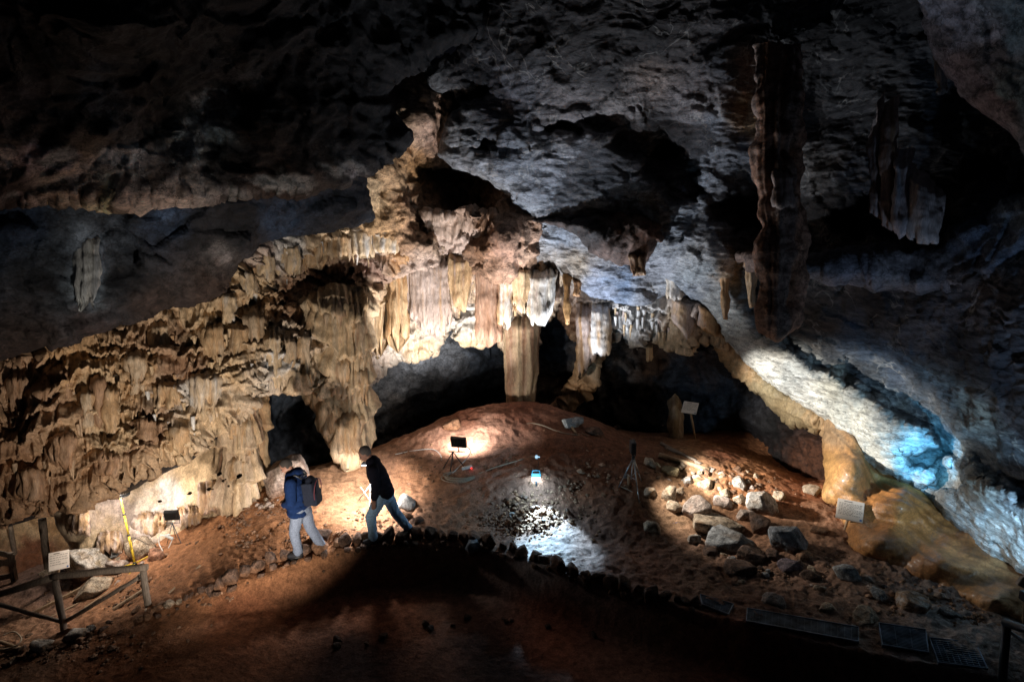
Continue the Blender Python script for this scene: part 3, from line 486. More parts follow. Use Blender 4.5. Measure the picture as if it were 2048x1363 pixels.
# ================================================================== GROUND
_gp = [(850, 1080, .02), (600, 1118, -.08), (450, 1165, -.3), (300, 1225, -.65), (150, 1275, -.9), (0, 1320, -1.15), (1100, 1140, 0), (1300, 1195, .02), (1500, 1240, .05), (1850, 1310, .05), (1024, 1363, .1), (1024, 1220, 0), (500, 1363, -.3), (200, 1363, -.75), (0, 1363, -1.05), (760, 1200, -.05),
       (740, 985, .15), (650, 990, .2), (700, 1060, .05), (540, 1000, .2), (900, 945, .5), (840, 1000, .25), (780, 905, .62), (690, 945, .4), (860, 860, .95), (920, 826, 1.15), (1040, 812, 1.3), (1130, 830, 1.2), (1210, 872, .82), (990, 880, .95), (1040, 900, .8),
       (1300, 885, .35), (1340, 870, .25), (1265, 990, .45), (1180, 950, .6), (1072, 965, .62), (1070, 1000, .3), (1060, 1055, .06), (950, 1040, .12), (1150, 1050, .08), (1230, 1060, .1), (1350, 960, .45), (1400, 1040, .1), (1300, 1060, .1), (1330, 910, .6), (1550, 1065, .08), (1430, 930, .55), (1390, 884, .42), (1500, 903, -.05), (1570, 915, -.2), (1450, 880, .05), (1600, 955, .0), (1540, 955, .42), (1640, 1010, .22), (1650, 1070, .15), (1700, 1150, .1), (1900, 1230, .1), (2040, 1275, .1),
       (500, 1000, .19), (440, 1045, -.24), (330, 1065, -.52), (200, 1105, -.9), (300, 1135, -.65), (380, 1110, -.4), (200, 1200, -1.05), (60, 1165, -1.35), (20, 1260, -1.3), (480, 1080, -.12), (125, 1258, -1.0), (100, 1150, -1.3)]
_w = []
for u, v, z in _gp:
    D = Dz(v, z); p = P(u, v, D); _w.append((p[0], p[1], z))
_w += [(0, 17.3, .2), (0, 21, -1.5), (4, 18, -.7), (-4, 16.5, -1.2), (-2.5, 17, -1.0), (-7, 15, -1.2), (-10, 13, -1.8), (7, 16, .3), (10, 12, .6), (6, 20, -.8), (-6, 21, -1.6), (0, 5, .2), (-5, 4, -.3), (5, 4, .1), (0, 1, .2), (-9, 7, -1.2), (9, 6, .1), (10, 3, 0), (-10, 2, -1)]
_gz = tps(_w)
_ring = [(-200, 1330), (150, 1285), (300, 1232), (450, 1176), (600, 1124), (750, 1092), (860, 1088), (940, 1094), (1100, 1140), (1300, 1200), (1500, 1255), (1850, 1330), (2200, 1400), (2200, 1700), (1300, 2400), (-200, 2400)]
def G0(x, y):
    """soil height; the trodden path lies a step lower than the banks on both sides"""
    x = np.asarray(x, float); y = np.asarray(y, float); z = _gz(x, y); h_ = CZ - z
    Dc = np.maximum(y * cp + h_ * sp, .5); u = 1024 + F * x / Dc; v = 681.5 + F * (h_ * cp - y * sp) / Dc
    sh = z.shape; r = sdist(_ring, u.reshape(1, -1), v.reshape(1, -1)).reshape(sh)
    return z - .60 * sstep(-2, 22, r) * sstep(2300, 1950, u) * sstep(300, 640, u)
def hit(u, v, extra=0.0):
    """where the sight line through a photo pixel meets the soil"""
    Ds = np.linspace(4.5, 24, 1600); p = Pn(np.full(1600, float(u)), np.full(1600, float(v)), Ds)
    z = G0(p[:, 0], p[:, 1]); k = np.argmax(p[:, 2] < z + extra)
    if k == 0: k = len(Ds) - 1
    return Vector((float(p[k, 0]), float(p[k, 1]), float(z[k]))), float(Ds[k])
def onground(x, y): return float(G0([x], [y])[0])

_u = np.arange(-190, 2290, 3.2); _Dg = 4.6 * np.exp(np.linspace(0, math.log(24 / 4.6), 620))
UU, DD = np.meshgrid(_u, _Dg)
X = DD * (UU - 1024) / F; Y = DD * cp + .28 * DD * -sp * 0 - .3 * DD * sp
Z = G0(X, Y)
q = np.stack([X.ravel(), Y.ravel(), Z.ravel()], 1)
VV = (sp - (CZ - Z) / np.maximum(Y, .1) * cp)  # slope towards the eye, only used to find the photo row of each soil patch
tt = (CZ - Z); Dc = Y * cp + tt * sp; Vv = 681.5 + F * (tt * cp - Y * sp) / Dc; Uu = 1024 + F * X / Dc
path = sstep(1060, 1100, Vv - 0) * 0
rough = np.ones(X.shape)
# the trodden path is smooth; banks and the broken slope are rough
ring = sdist(_ring, Uu, Vv)
rough = 1 - .72 * sstep(-6, 10, ring)
def blob(u, v, ru, rv): return np.exp(-(((Uu - u) / ru) ** 2 + ((Vv - v) / rv) ** 2))
clod = blob(1075, 1020, 70, 55) + blob(840, 1030, 60, 30) + blob(1400, 970, 130, 50) + .6 * blob(1500, 1130, 200, 60) + .5 * blob(480, 1060, 90, 40)
dispz = rough * (.10 * fbm(q / .9, 4).reshape(X.shape) + .045 * ridged(q / .33 + 4, 3).reshape(X.shape) + (.012 + .045 * np.clip(clod, 0, 1)) * ridged(q / .12 + 8, 2).reshape(X.shape)) + .008 * fbm(q / .07, 2).reshape(X.shape)
dispz -= .22 * blob(765, 1035, 40, 16) + .18 * blob(650, 1075, 25, 12) + .30 * blob(1045, 1040, 60, 22)
Zg = Z + dispz
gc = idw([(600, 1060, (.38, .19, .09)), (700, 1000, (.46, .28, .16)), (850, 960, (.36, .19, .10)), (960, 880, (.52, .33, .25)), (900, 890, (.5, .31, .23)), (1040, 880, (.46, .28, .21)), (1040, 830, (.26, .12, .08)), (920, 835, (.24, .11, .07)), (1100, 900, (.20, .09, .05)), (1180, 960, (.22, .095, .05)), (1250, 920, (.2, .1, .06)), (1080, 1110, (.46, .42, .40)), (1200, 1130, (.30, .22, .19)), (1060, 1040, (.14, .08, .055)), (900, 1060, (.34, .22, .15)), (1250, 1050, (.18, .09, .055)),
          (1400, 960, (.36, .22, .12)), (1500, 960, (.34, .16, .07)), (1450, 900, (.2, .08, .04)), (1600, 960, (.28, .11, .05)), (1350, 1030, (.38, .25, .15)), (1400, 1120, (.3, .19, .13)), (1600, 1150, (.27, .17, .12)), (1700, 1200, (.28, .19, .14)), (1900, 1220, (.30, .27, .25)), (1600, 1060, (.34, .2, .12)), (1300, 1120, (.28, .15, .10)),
          (760, 1200, (.34, .14, .075)), (500, 1250, (.24, .10, .05)), (200, 1330, (.32, .15, .075)), (1100, 1250, (.34, .13, .075)), (1500, 1330, (.26, .10, .065)), (700, 1330, (.06, .035, .03)), (1000, 1340, (.05, .03, .025)), (350, 1130, (.40, .2, .1)), (200, 1200, (.36, .19, .1)), (100, 1150, (.28, .2, .17)), (450, 1100, (.42, .21, .1)), (50, 1290, (.34, .2, .12))], Uu + 40 * fbm(q / .8 + 3, 3).reshape(X.shape), Vv + 30 * fbm(q / .8 + 9, 3).reshape(X.shape))  # lamp-lit patches painted paler, unlit foreground and hollow painted darker
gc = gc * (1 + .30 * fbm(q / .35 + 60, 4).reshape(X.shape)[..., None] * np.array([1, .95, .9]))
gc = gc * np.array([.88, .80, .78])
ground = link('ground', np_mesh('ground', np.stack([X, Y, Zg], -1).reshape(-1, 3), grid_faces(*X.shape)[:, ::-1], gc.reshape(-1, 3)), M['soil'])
ground['kind'] = 'structure'

# ================================================================== DRIPSTONE THINGS
def profile(pts, u):
    a = np.array(pts, float); return np.interp(u, a[:, 0], a[:, 1])
def dripstone(name, u0, u1, top, bot, D, label, cat, cols, thick=.25, nfl=9, amp=.05, fringe=10, mat='drape', tiers=0, group=None, seed=0, taper=.0, k=.25, big=.10, step=2.2, parent=None, head=.22):
    """a closed hanging body: top and bottom profiles are (u, v) lists; ribs run down it"""
    nt_ = int(max(24, (max(b for _, b in bot) - min(b for _, b in top)) / step)); ns = int(max(28, (u1 - u0) * 2 / step * 1.15))
    th = np.linspace(0, 2 * np.pi, ns, endpoint=False); T = np.linspace(0, 1, nt_); TH, TT = np.meshgrid(th, T)
    s = .5 - .5 * np.cos(TH); U = u0 + (u1 - u0) * s
    z3 = lambda a, b, c: np.stack([a.ravel(), b.ravel(), np.full(a.size, c)], 1)
    fr = fringe * (1 - 2.6 * np.abs(pn(z3(s * nfl * .8 + seed * 5, TH * 0, .3)))).reshape(U.shape) + fringe * .5 * pn(z3(s * nfl * 2.5 + seed, TH * 0, 3.3)).reshape(U.shape)
    vt = profile(top, U); vb = profile(bot, U) + fr; V = vt + (vb - vt) * TT
    cu = (u0 + u1) / 2; tp = 1 - taper * TT ** 1.2
    U = cu + (U - cu) * tp
    endt = np.sqrt(np.clip(1 - np.clip((TT - .82) / .18, 0, 1) ** 3, 0, 1)) * .92 + .08
    Dm = D(U, V) if callable(D) else D
    px = (D(np.array([cu]), np.array([V.mean()]))[0] if callable(D) else D) / F
    wob = px * (u1 - u0) * .12 * fbm(z3(TH * 0 + seed, TT * 3, 2.2), 2).reshape(U.shape) / px
    U = U + wob * .5
    stt = sstep(0, head, TT); Dd = Dm - thick * np.sin(TH) * endt * (.25 + .75 * stt) + (1 - stt) * (thick * .8 + .12)
    Q = Pn(U, V, Dd); q = Q.reshape(-1, 3)
    du = np.roll(Q, -1, 1) - np.roll(Q, 1, 1); dv = np.gradient(Q, axis=0); n = np.cross(du, dv); n /= np.linalg.norm(n, axis=2, keepdims=True) + 1e-9
    c = Q.mean(axis=1, keepdims=True); n = np.where(((Q - c) * n).sum(2, keepdims=True) < 0, -n, n)
    rib = 1 - 2.4 * np.abs(pn(z3(s * nfl + seed * 3.3 + .06 * np.sin(TT * 9), TT * .7, .7))); rib2 = 1 - 2.4 * np.abs(pn(z3(s * nfl * 2.7 + seed, TT * 1.3, 5.7)))
    h = amp * rib.reshape(U.shape) + amp * .4 * rib2.reshape(U.shape) + big * fbm(q / .6 + seed, 3).reshape(U.shape) + .014 * fbm(q / .09, 3).reshape(U.shape)
    if tiers:
        ph = TT * tiers + .35 * fbm(z3(s * 3 + seed, TT * 2, 1.1), 2).reshape(U.shape) + .16 * rib.reshape(U.shape)
        f_ = ph - np.floor(ph); h = h + .24 * f_ ** 1.6 * sstep(1.0, .9, f_) * (.5 + .8 * np.abs(pn(z3(np.floor(ph) * 3.1, s * 2.5, seed + .5)))).reshape(U.shape)
    h = h * np.clip(.3 + .7 * endt, 0, 1)
    Q = Q + n * h[..., None]
    st = fbm(z3(s * nfl * .8 + seed, TT * .8, 7.7), 3).reshape(U.shape) * .5 + .5 + .12 * fbm(q / .2 + 7, 3).reshape(U.shape)
    st = np.clip((st - .2) / .6, 0, .999) * (len(cols) - 1); i0 = np.floor(st).astype(int); fr_ = (st - i0)[..., None]; CC = np.array(cols); i1 = np.minimum(i0 + 1, len(cols) - 1)
    C = CC[i0] * (1 - fr_) + CC[i1] * fr_
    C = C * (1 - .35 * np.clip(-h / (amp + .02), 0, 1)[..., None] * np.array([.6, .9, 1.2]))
    base = Q[0].mean(axis=0); verts = np.vstack([Q.reshape(-1, 3), Q[0].mean(0)[None], Q[-1].mean(0)[None]]) - base
    fc = grid_faces(nt_, ns, wrap=True)
    nb = nt_ * ns; cc = np.vstack([C.reshape(-1, 3), C[0].mean(0)[None], C[-1].mean(0)[None]])
    caps = [(nb, (j + 1) % ns, j, j) for j in range(0)]
    me = np_mesh(name, verts, fc, cc)
    bm = bmesh.new(); bm.from_mesh(me); bmesh.ops.holes_fill(bm, edges=[e for e in bm.edges if e.is_boundary], sides=0)
    for v in [v for v in bm.verts if not v.link_faces]: bm.verts.remove(v)
    bmesh.ops.recalc_face_normals(bm, faces=bm.faces); bm.to_mesh(me); bm.free()
    o = link(name, me, M[mat]); o.location = base
    if parent is None: tag(o, label, cat, group)
    return o
G = 'stalactite curtains of the middle wall'
def dp(name, u0, u1, vt, bot, D, label, cols, **kw):
    bt = bot if isinstance(bot, list) else [(u0, bot), (u1, bot)]
    tt_ = vt if isinstance(vt, list) else [(u0, vt), (u1, vt)]
    return dripstone(name, u0, u1, tt_, bt, D, label, kw.pop('cat', 'stalactite curtain'), cols, **kw)
dp('flowstone_pendant', 604, 736, [(604, 590), (660, 565), (736, 575)], [(604, 735), (622, 795), (655, 870), (680, 930), (700, 942), (715, 925), (727, 905), (736, 880)], 14.0, 'huge cream flowstone pendant tapering to a point behind the two men', [TAN, CREAM, (.56, .43, .29), CREAM, (.40, .25, .14)],
   thick=.62, nfl=12, amp=.085, fringe=8, tiers=5, cat='flowstone', seed=1, big=.16)
dp('flowstone_pillar', 436, 506, [(436, 700), (506, 700)], [(436, 1020), (475, 1045), (506, 1020)], 12.75, 'tiered cream flowstone pillar at the right end of the bright lower wall', [TAN, CREAM, (.5, .37, .25), BROWN], thick=.40, nfl=9, amp=.075, fringe=5, tiers=5, cat='flowstone', seed=2, big=.14)
dp('flowstone_pillar', 497, 528, 770, 990, 13.1, 'thin brown flowstone pillar beside the dark opening', [BROWN, CREAM, TAN, BROWN], thick=.2, nfl=4, amp=.04, fringe=4, tiers=2, cat='flowstone', seed=3)
dp('stalactite_curtain', 708, 782, [(708, 540), (740, 505), (782, 505)], [(708, 560), (722, 600), (740, 650), (752, 700), (762, 660), (782, 640)], 15.75, 'cream fringe of thin stalactites at the left end of the ribbed curtains', [TAN, CREAM, (.58, .46, .33), ORANGE], thick=.2, nfl=14, amp=.06, fringe=34, seed=4, group=G)
dp('stalactite_curtain', 776, 818, 512, [(776, 660), (795, 684), (818, 640)], 15.65, 'tan stalactite curtain of a few long ribs reaching down to a point', [ORANGE, TAN, CREAM, BROWN], thick=.22, nfl=8, amp=.055, fringe=28, seed=5, group=G)
dp('stalactite_curtain', 812, 900, 505, [(812, 612), (835, 630), (850, 655), (880, 660), (900, 640)], 15.6, 'widest pinkish grey curtain of fine straight ribs', [PINK, (.46, .36, .31), (.52, .42, .38), TAN], thick=.2, nfl=22, amp=.04, fringe=20, seed=6, group=G)
dp('stalactite_curtain', 896, 958, 500, [(896, 560), (908, 600), (930, 614), (938, 560), (958, 545)], 15.55, 'short tan curtain with one smooth rounded tongue', [PINK, TAN, CREAM, TAN], thick=.2, nfl=7, amp=.03, fringe=14, seed=7, group=G)
dp('stalactite_curtain', 952, 1003, 500, [(952, 670), (975, 682), (1003, 672)], 15.4, 'long reddish brown curtain left of the white one', [BROWN, (.36, .21, .14), (.40, .26, .19), BROWN], thick=.24, nfl=10, amp=.045, fringe=15, seed=8, group=G)
dp('stalactite_curtain', 998, 1034, 530, [(998, 640), (1015, 648), (1034, 618)], 15.3, 'narrow pale curtain just left of the column top', [CREAM, WHITE, TAN, CREAM], thick=.2, nfl=6, amp=.05, fringe=16, seed=9, group=G)
dp('stalactite_curtain', 1026, 1062, 526, [(1026, 600), (1045, 618), (1062, 600)], 15.2, 'short pale curtain hanging in front of the column top', [WHITE, CREAM, CREAM, TAN], thick=.2, nfl=6, amp=.05, fringe=14, seed=10, group=G)
dp('stalactite_curtain', 1054, 1110, 536, [(1054, 638), (1085, 645), (1097, 634), (1110, 600)], 15.15, 'broad whitish curtain with a squared lower edge, right of the column top', [CREAM, WHITE, (.6, .52, .42), PINK], thick=.24, nfl=8, amp=.04, fringe=12, seed=11, group=G)
for a in [(744, 800, 505, 640, 16.0, 'pale ribbed curtain half hidden behind the tan one', 41), (868, 920, 500, 618, 15.95, 'pinkish ribs between the widest curtain and the smooth tongue', 42), (926, 972, 500, 590, 15.9, 'cream ribs half hidden behind the reddish brown curtain', 43), (800, 850, 508, 600, 15.9, 'tan ribs at the left side of the widest curtain', 44)]:
    dp('stalactite_curtain', a[0], a[1], a[2], a[3], a[4], a[5], [TAN, CREAM, PINK, (.5, .38, .28)], thick=.2, nfl=10, amp=.05, fringe=18, seed=a[6], group=G)
dp('flowstone_column', 1006, 1076, [(1006, 600), (1076, 600)], [(1006, 875), (1076, 875)], 16.1, 'tall ribbed column standing on the crest of the red mound', [(.38, .26, .15), (.44, .33, .21), (.36, .25, .16), BROWN, (.40, .29, .22)], thick=.38, nfl=8, amp=.045, fringe=2, cat='column', seed=12, taper=.28, big=.06)
dp('stalactite_curtain', 792, 818, 455, 520, 15.1, 'small square orange curtain above the ribbed ones', [ORANGE, TAN, ORANGE], thick=.16, nfl=6, amp=.03, fringe=3, seed=13)
dp('stalactite', 1127, 1144, 548, 648, 15.0, 'slim orange stalactite tapering to a point', [ORANGE, (.5, .27, .1), TAN], thick=.1, nfl=3, amp=.02, fringe=2, taper=.7, cat='stalactite', seed=14)
dp('stalactite', 1146, 1163, 556, 592, 15.0, 'stubby orange stalactite beside the slim orange one', [ORANGE, BROWN], thick=.1, nfl=3, amp=.02, fringe=2, taper=.2, cat='stalactite', seed=15)
dp('stalactite', 1106, 1122, 545, 600, 15.2, 'dark brown stalactite in the shadow right of the whitish curtain', [BROWN, DARK], thick=.1, nfl=3, amp=.02, fringe=2, taper=.6, cat='stalactite', seed=16)
dp('stalactite_curtain', 1156, 1196, 606, [(1156, 760), (1175, 730), (1196, 700)], 15.9, 'brown ribbed curtain at the left end of the far fringe', [BROWN, TAN, PINK, BROWN], thick=.25, nfl=6, amp=.05, fringe=10, seed=17)
dp('stalactite_curtain', 1182, 1218, 604, 706, 15.6, 'tan curtain with one white rib in the far fringe', [TAN, (.46, .34, .24), WHITE, TAN], thick=.2, nfl=5, amp=.035, fringe=5, seed=18)
dp('flowstone_dome', 1346, 1396, [(1346, 590), (1396, 600)], [(1346, 640), (1375, 676), (1396, 650)], 15.0, 'smooth tan flowstone lobe with a pointed foot, left of its twin', [CREAM, PINK, TAN], thick=.35, nfl=3, amp=.02, fringe=4, cat='flowstone', seed=19, big=.05)
dp('flowstone_dome', 1396, 1448, [(1396, 600), (1448, 632)], [(1396, 650), (1420, 662), (1448, 668)], 14.7, 'smooth brown flowstone lobe with a ribbed foot, right of its twin', [TAN, ORANGE, PINK], thick=.35, nfl=3, amp=.02, fringe=8, cat='flowstone', seed=20, big=.05)
dp('stalactite', 1490, 1518, 505, 612, 12.9, 'cream pointed stalactite left of the dark rock column', [CREAM, TAN, (.5, .46, .38)], thick=.14, nfl=4, amp=.03, fringe=3, taper=.75, cat='stalactite', seed=21)
dp('stalactite', 1443, 1458, 515, 636, 13.45, 'thin ochre dripstone streak on the grey wall', [ORANGE, TAN], thick=.06, nfl=3, amp=.015, fringe=3, taper=.3, cat='stalactite', seed=22)
dp('stalactite_curtain', 1336, 1366, 548, 592, 14.6, 'small white fan shaped curtain under the grey ceiling', [WHITE, CREAM], thick=.1, nfl=6, amp=.03, fringe=8, seed=23)
dp('stalactite', 1258, 1296, 505, 548, 13.2, 'fan of pale brown ribs under the dark hanging rock', [TAN, BROWN, CREAM], thick=.12, nfl=5, amp=.03, fringe=5, taper=.3, cat='stalactite', seed=24)
dp('rock_column', 1518, 1606, [(1540, 90), (1606, 90)], [(1518, 655), (1560, 682), (1606, 640)], lambda U, V: 10.25 + 0 * U, 'dark brown rock column hanging from the ceiling at the right', [(.26, .14, .09), (.42, .23, .15), (.32, .24, .2), (.2, .12, .09)], thick=.36, nfl=5, amp=.06, fringe=8, cat='rock column', seed=25, big=.22, mat='lime')
dp('stalactite_curtain', 1548, 1588, 340, 412, 9.8, 'short pinkish curtain stuck to the dark rock column', [PINK, (.3, .2, .16)], thick=.14, nfl=4, amp=.03, fringe=4, seed=26)
GR = 'drapery under the upper right ceiling'
dp('stalactite_curtain', 1738, 1766, [(1738, 270), (1766, 180)], [(1738, 420), (1766, 440)], 9.6, 'leftmost, narrow brownish drapery blade at upper right', [(.6, .5, .5), (.4, .3, .26), (.5, .46, .48)], thick=.14, nfl=3, amp=.03, fringe=5, seed=27, group=GR)
dp('stalactite_curtain', 1762, 1794, [(1762, 210), (1794, 190)], [(1762, 440), (1780, 462), (1794, 440)], 9.5, 'reddish brown drapery blade with a rounded foot at upper right', [(.45, .3, .25), (.5, .36, .3), TAN], thick=.15, nfl=4, amp=.03, fringe=7, seed=28, group=GR)
dp('stalactite_curtain', 1788, 1826, [(1788, 300), (1826, 300)], [(1788, 440), (1802, 472), (1826, 440)], 9.3, 'bluish tipped drapery blade in the middle of the upper right group', [(.55, .56, .64), (.6, .5, .48), (.5, .58, .68)], thick=.16, nfl=4, amp=.04, fringe=9, seed=29, group=GR)
dp('stalactite_curtain', 1822, 1880, [(1822, 330), (1880, 380)], [(1822, 470), (1840, 484), (1870, 480), (1880, 450)], 9.2, 'rightmost and broadest grey brown drapery of the upper right group', [(.5, .45, .44), (.6, .5, .46), (.4, .35, .33)], thick=.2, nfl=4, amp=.05, fringe=6, seed=30, group=GR)
dp('stalactite_curtain', 1872, 1900, [(1872, 95), (1900, 95)], [(1872, 190), (1900, 180)], 8.9, 'small grey drapery blade close under the pale ceiling band', [(.2, .2, .2), PINK], thick=.1, nfl=3, amp=.03, fringe=5, seed=31, group=GR)
dp('stalactite', 148, 196, 455, 600, 9.75, 'whitish dripstone streak on the dark left ceiling', [(.34, .37, .38), (.42, .44, .45), (.22, .24, .27)], thick=.08, nfl=5, amp=.03, fringe=22, taper=.3, cat='stalactite', seed=32)
dp('stalagmite', 1338, 1362, [(1338, 800), (1350, 786), (1362, 800)], 905, 15.7, 'small blunt stalagmite behind the far information board', [(.3, .24, .15), (.22, .15, .09), (.34, .26, .2)], thick=.16, nfl=4, amp=.03, fringe=2, taper=-.5, cat='stalagmite', seed=33)
dp('stalactite', 1290, 1306, 690, 720, 15.7, 'little pale stalactite at the middle of the far fringe', [CREAM, TAN], thick=.08, nfl=3, amp=.02, fringe=3, taper=.5, cat='stalactite', seed=34)

_w2 = tps([(-100, 800, 10.4), (0, 760, 11), (0, 1000, 10.7), (200, 710, 11.8), (200, 950, 11.25), (400, 620, 12.7), (400, 850, 12.0), (550, 500, 13.8), (480, 600, 13.2), (560, 600, 14.0), (640, 560, 15.0), (550, 700, 13.0), (560, 760, 12.9), (700, 470, 14.7), (710, 545, 15.2), (800, 480, 15.1), (700, 700, 14.2), (620, 700, 13.6), (300, 800, 11.9), (100, 850, 10.9)])
def cluster(u0, u1, v0, v1, cols, label, seed, group='drip clusters of the left wall', out=.12, **kw):
    d = float(_w2(np.array([(u0 + u1) / 2]), np.array([(v0 + v1) / 2]))[0]); w = (u1 - u0)
    dp('stalactite_curtain', u0, u1, [(u0, v0 + 6), ((u0 + u1) / 2, v0), (u1, v0 + 4)], v1, d - out, label, cols, thick=kw.pop('thick', .13 + .0022 * w), nfl=max(4, int(w / 6.5)), amp=.055, fringe=min(16, (v1 - v0) * .16), seed=seed, group=group, big=.10, **kw)
CL = [CREAM, TAN, (.52, .40, .28), (.36, .22, .13)]; CB = [(.42, .27, .17), (.32, .18, .10), (.48, .33, .22)]; CW = [WHITE, CREAM, (.58, .48, .36)]
_k = 100
for (a, b_, c_, d_, cl, lb) in [
    (620, 660, 600, 790, CL, 'long cream curtain just left of the huge pendant'), (588, 622, 650, 776, CL, 'cream curtain over the right side of the dark opening'), (556, 592, 660, 768, CL, 'cream curtain over the middle of the dark opening'), (520, 560, 650, 772, CW, 'pale curtain over the left side of the dark opening'), (486, 524, 610, 730, CL, 'cream curtain above the tiered pillar'), (540, 600, 600, 665, CB, 'short brown fringe above the dark opening'),
    (452, 492, 640, 720, CL, 'short cream curtain left above the tiered pillar'), (400, 448, 640, 720, CL, 'cream curtain half way up the left wall below the rim'), (380, 436, 735, 830, CW, 'pale curtain above the upper end of the dark shadow strip'), (350, 392, 700, 760, CB, 'brown fringe right of the dark hollow in the left wall'), (300, 360, 760, 812, CL, 'cream fringe under the dark hollow in the left wall'), (262, 312, 830, 880, CB, 'brown fringe in the lower middle of the left wall'), (330, 372, 850, 905, CL, 'cream fringe just above the dark shadow strip'),
    (205, 232, 760, 880, CL, 'long pale rib column in the left part of the wall'), (182, 210, 740, 850, CB, 'brown rib column beside the long pale one'), (150, 186, 770, 850, CL, 'tan curtain left of the two rib columns'), (100, 140, 730, 800, CB, 'brown curtain near the left top of the wall'), (60, 100, 760, 860, CB, 'long brown curtain near the left edge'), (10, 50, 740, 830, CB, 'brown curtain nearest the left edge'), (90, 150, 860, 930, CB, 'brown fringe low at the left of the wall'), (180, 240, 900, 948, CB, 'low brown fringe above the middle of the dark shadow strip'), (20, 80, 930, 990, CB, 'dark brown fringe at the lower left end of the wall'), (240, 290, 700, 780, CL, 'cream curtain under the left part of the rim'), (300, 340, 640, 700, CL, 'cream fringe hanging from the rim at the left'), (420, 470, 580, 640, CW, 'pale fringe hanging from the rim in its middle'),
    (470, 515, 535, 600, CW, 'pale curtain where the rim turns steeper'), (505, 550, 500, 560, CW, 'whitish curtain on the upper rim'), (548, 600, 482, 545, CW, 'whitish curtain on the upper rim, second from its bend'), (598, 650, 470, 528, CL, 'cream curtain in the middle of the upper rim'), (646, 700, 462, 515, CL, 'cream curtain right of the middle of the upper rim'), (698, 745, 452, 508, CW, 'whitish pitted curtain near the right end of the upper rim'), (742, 794, 452, 500, CW, 'white pitted curtain at the right end of the upper rim')]:
    _k += 1; cluster(a, b_, c_, d_, cl, lb, _k)

for i, (a, b_, c_, d_, D_, lb) in enumerate([(608, 650, 610, 700, 13.72, 'upper left drip fringe of the huge pendant'), (646, 692, 590, 690, 13.5, 'upper middle drip fringe of the huge pendant'), (688, 732, 604, 706, 13.62, 'upper right drip fringe of the huge pendant'), (622, 660, 690, 752, 13.66, 'drip fringe half way down the left side of the huge pendant'), (656, 700, 692, 790, 13.42, 'drip fringe half way down the middle of the huge pendant'), (698, 732, 716, 800, 13.6, 'drip fringe half way down the right side of the huge pendant'), (644, 682, 790, 862, 13.52, 'lowest left drip fringe of the huge pendant'), (676, 722, 806, 900, 13.42, 'lowest right drip fringe of the huge pendant')]):
    dp('stalactite_curtain', a, b_, [(a, c_ + 6), ((a + b_) / 2, c_), (b_, c_ + 5)], d_, D_, lb, CL, thick=.16, nfl=8, amp=.06, fringe=14, seed=140 + i, big=.08, group='drip fringes of the huge pendant', head=.4)
for i, (a, b_, c_, d_, lb) in enumerate([(438, 480, 724, 790, 'upper left drip fringe of the tiered pillar'), (472, 508, 716, 800, 'upper right drip fringe of the tiered pillar'), (442, 486, 806, 870, 'middle left drip fringe of the tiered pillar'), (474, 508, 820, 900, 'middle right drip fringe of the tiered pillar'), (450, 500, 900, 960, 'lowest drip fringe of the tiered pillar')]):
    dp('stalactite_curtain', a, b_, [(a, c_ + 6), ((a + b_) / 2, c_), (b_, c_ + 5)], d_, 12.42, lb, CL, thick=.14, nfl=8, amp=.05, fringe=10, seed=160 + i, big=.08, group='drip fringes of the tiered pillar', head=.4)
for i, (a, b_, c_, d_, D_, lb) in enumerate([(268, 330, 1022, 1066, 12.62, 'fringe of short pillars low on the bright lower wall, left of the floodlight'), (352, 400, 1010, 1052, 12.68, 'fringe of short pillars low on the bright lower wall, right of the floodlight'), (140, 178, 1010, 1062, 12.1, 'fluted corner at the left end of the bright lower wall'), (196, 240, 1060, 1098, 12.3, 'reddish drip fringe above the dark gap of the lower wall'), (400, 440, 960, 1020, 12.6, 'fluted bulge near the right end of the bright lower wall')]):
    dp('stalactite_curtain', a, b_, [(a, c_ + 5), ((a + b_) / 2, c_), (b_, c_ + 4)], d_, D_, lb, [CREAM, PINK, TAN, (.4, .27, .19)], thick=.16, nfl=9, amp=.06, fringe=10, seed=180 + i, big=.06, head=.4)
# thin stalactites: a few shapes, copied
def spike(seed, col):
    nt_, ns = 22, 12; T = np.linspace(0, 1, nt_); A = np.linspace(0, 2 * np.pi, ns, endpoint=False); AA, TT = np.meshgrid(A, T)
    q = np.stack([np.cos(AA).ravel() + seed, np.sin(AA).ravel(), TT.ravel() * 2.5], 1); R = (1 - TT ** 1.5 * .86) * (1 + .28 * fbm(q, 3).reshape(AA.shape)) * .5
    Pt = np.stack([R * np.cos(AA) + .12 * np.sin(TT * 3 + seed), R * np.sin(AA), -TT], -1).reshape(-1, 3); cc = np.array(col) * (1 + .3 * fbm(q + 5, 3))[:, None]
    me = np_mesh('stalactite', Pt, grid_faces(nt_, ns, wrap=True), cc); bm = bmesh.new(); bm.from_mesh(me); bmesh.ops.holes_fill(bm, edges=[e for e in bm.edges if e.is_boundary], sides=0); bmesh.ops.recalc_face_normals(bm, faces=bm.faces); bm.to_mesh(me); bm.free(); me.materials.append(M['drape']); return me
_sp = [spike(k * 1.7, c) for k, c in enumerate([CREAM, TAN, WHITE, CREAM, (.44, .30, .19), PINK])]
rs_ = random.Random(11)
def spk(u, v, D, w, l, k, label, group):
    s = D / F; o = bpy.data.objects.new('stalactite', _sp[k]); COL.objects.link(o); o.location = P(u, v, D); o.scale = (w * s, w * s, l * s); o.rotation_euler = (rs_.uniform(-.06, .06), rs_.uniform(-.06, .06), rs_.uniform(0, 6)); return tag(o, label, 'stalactite', group)
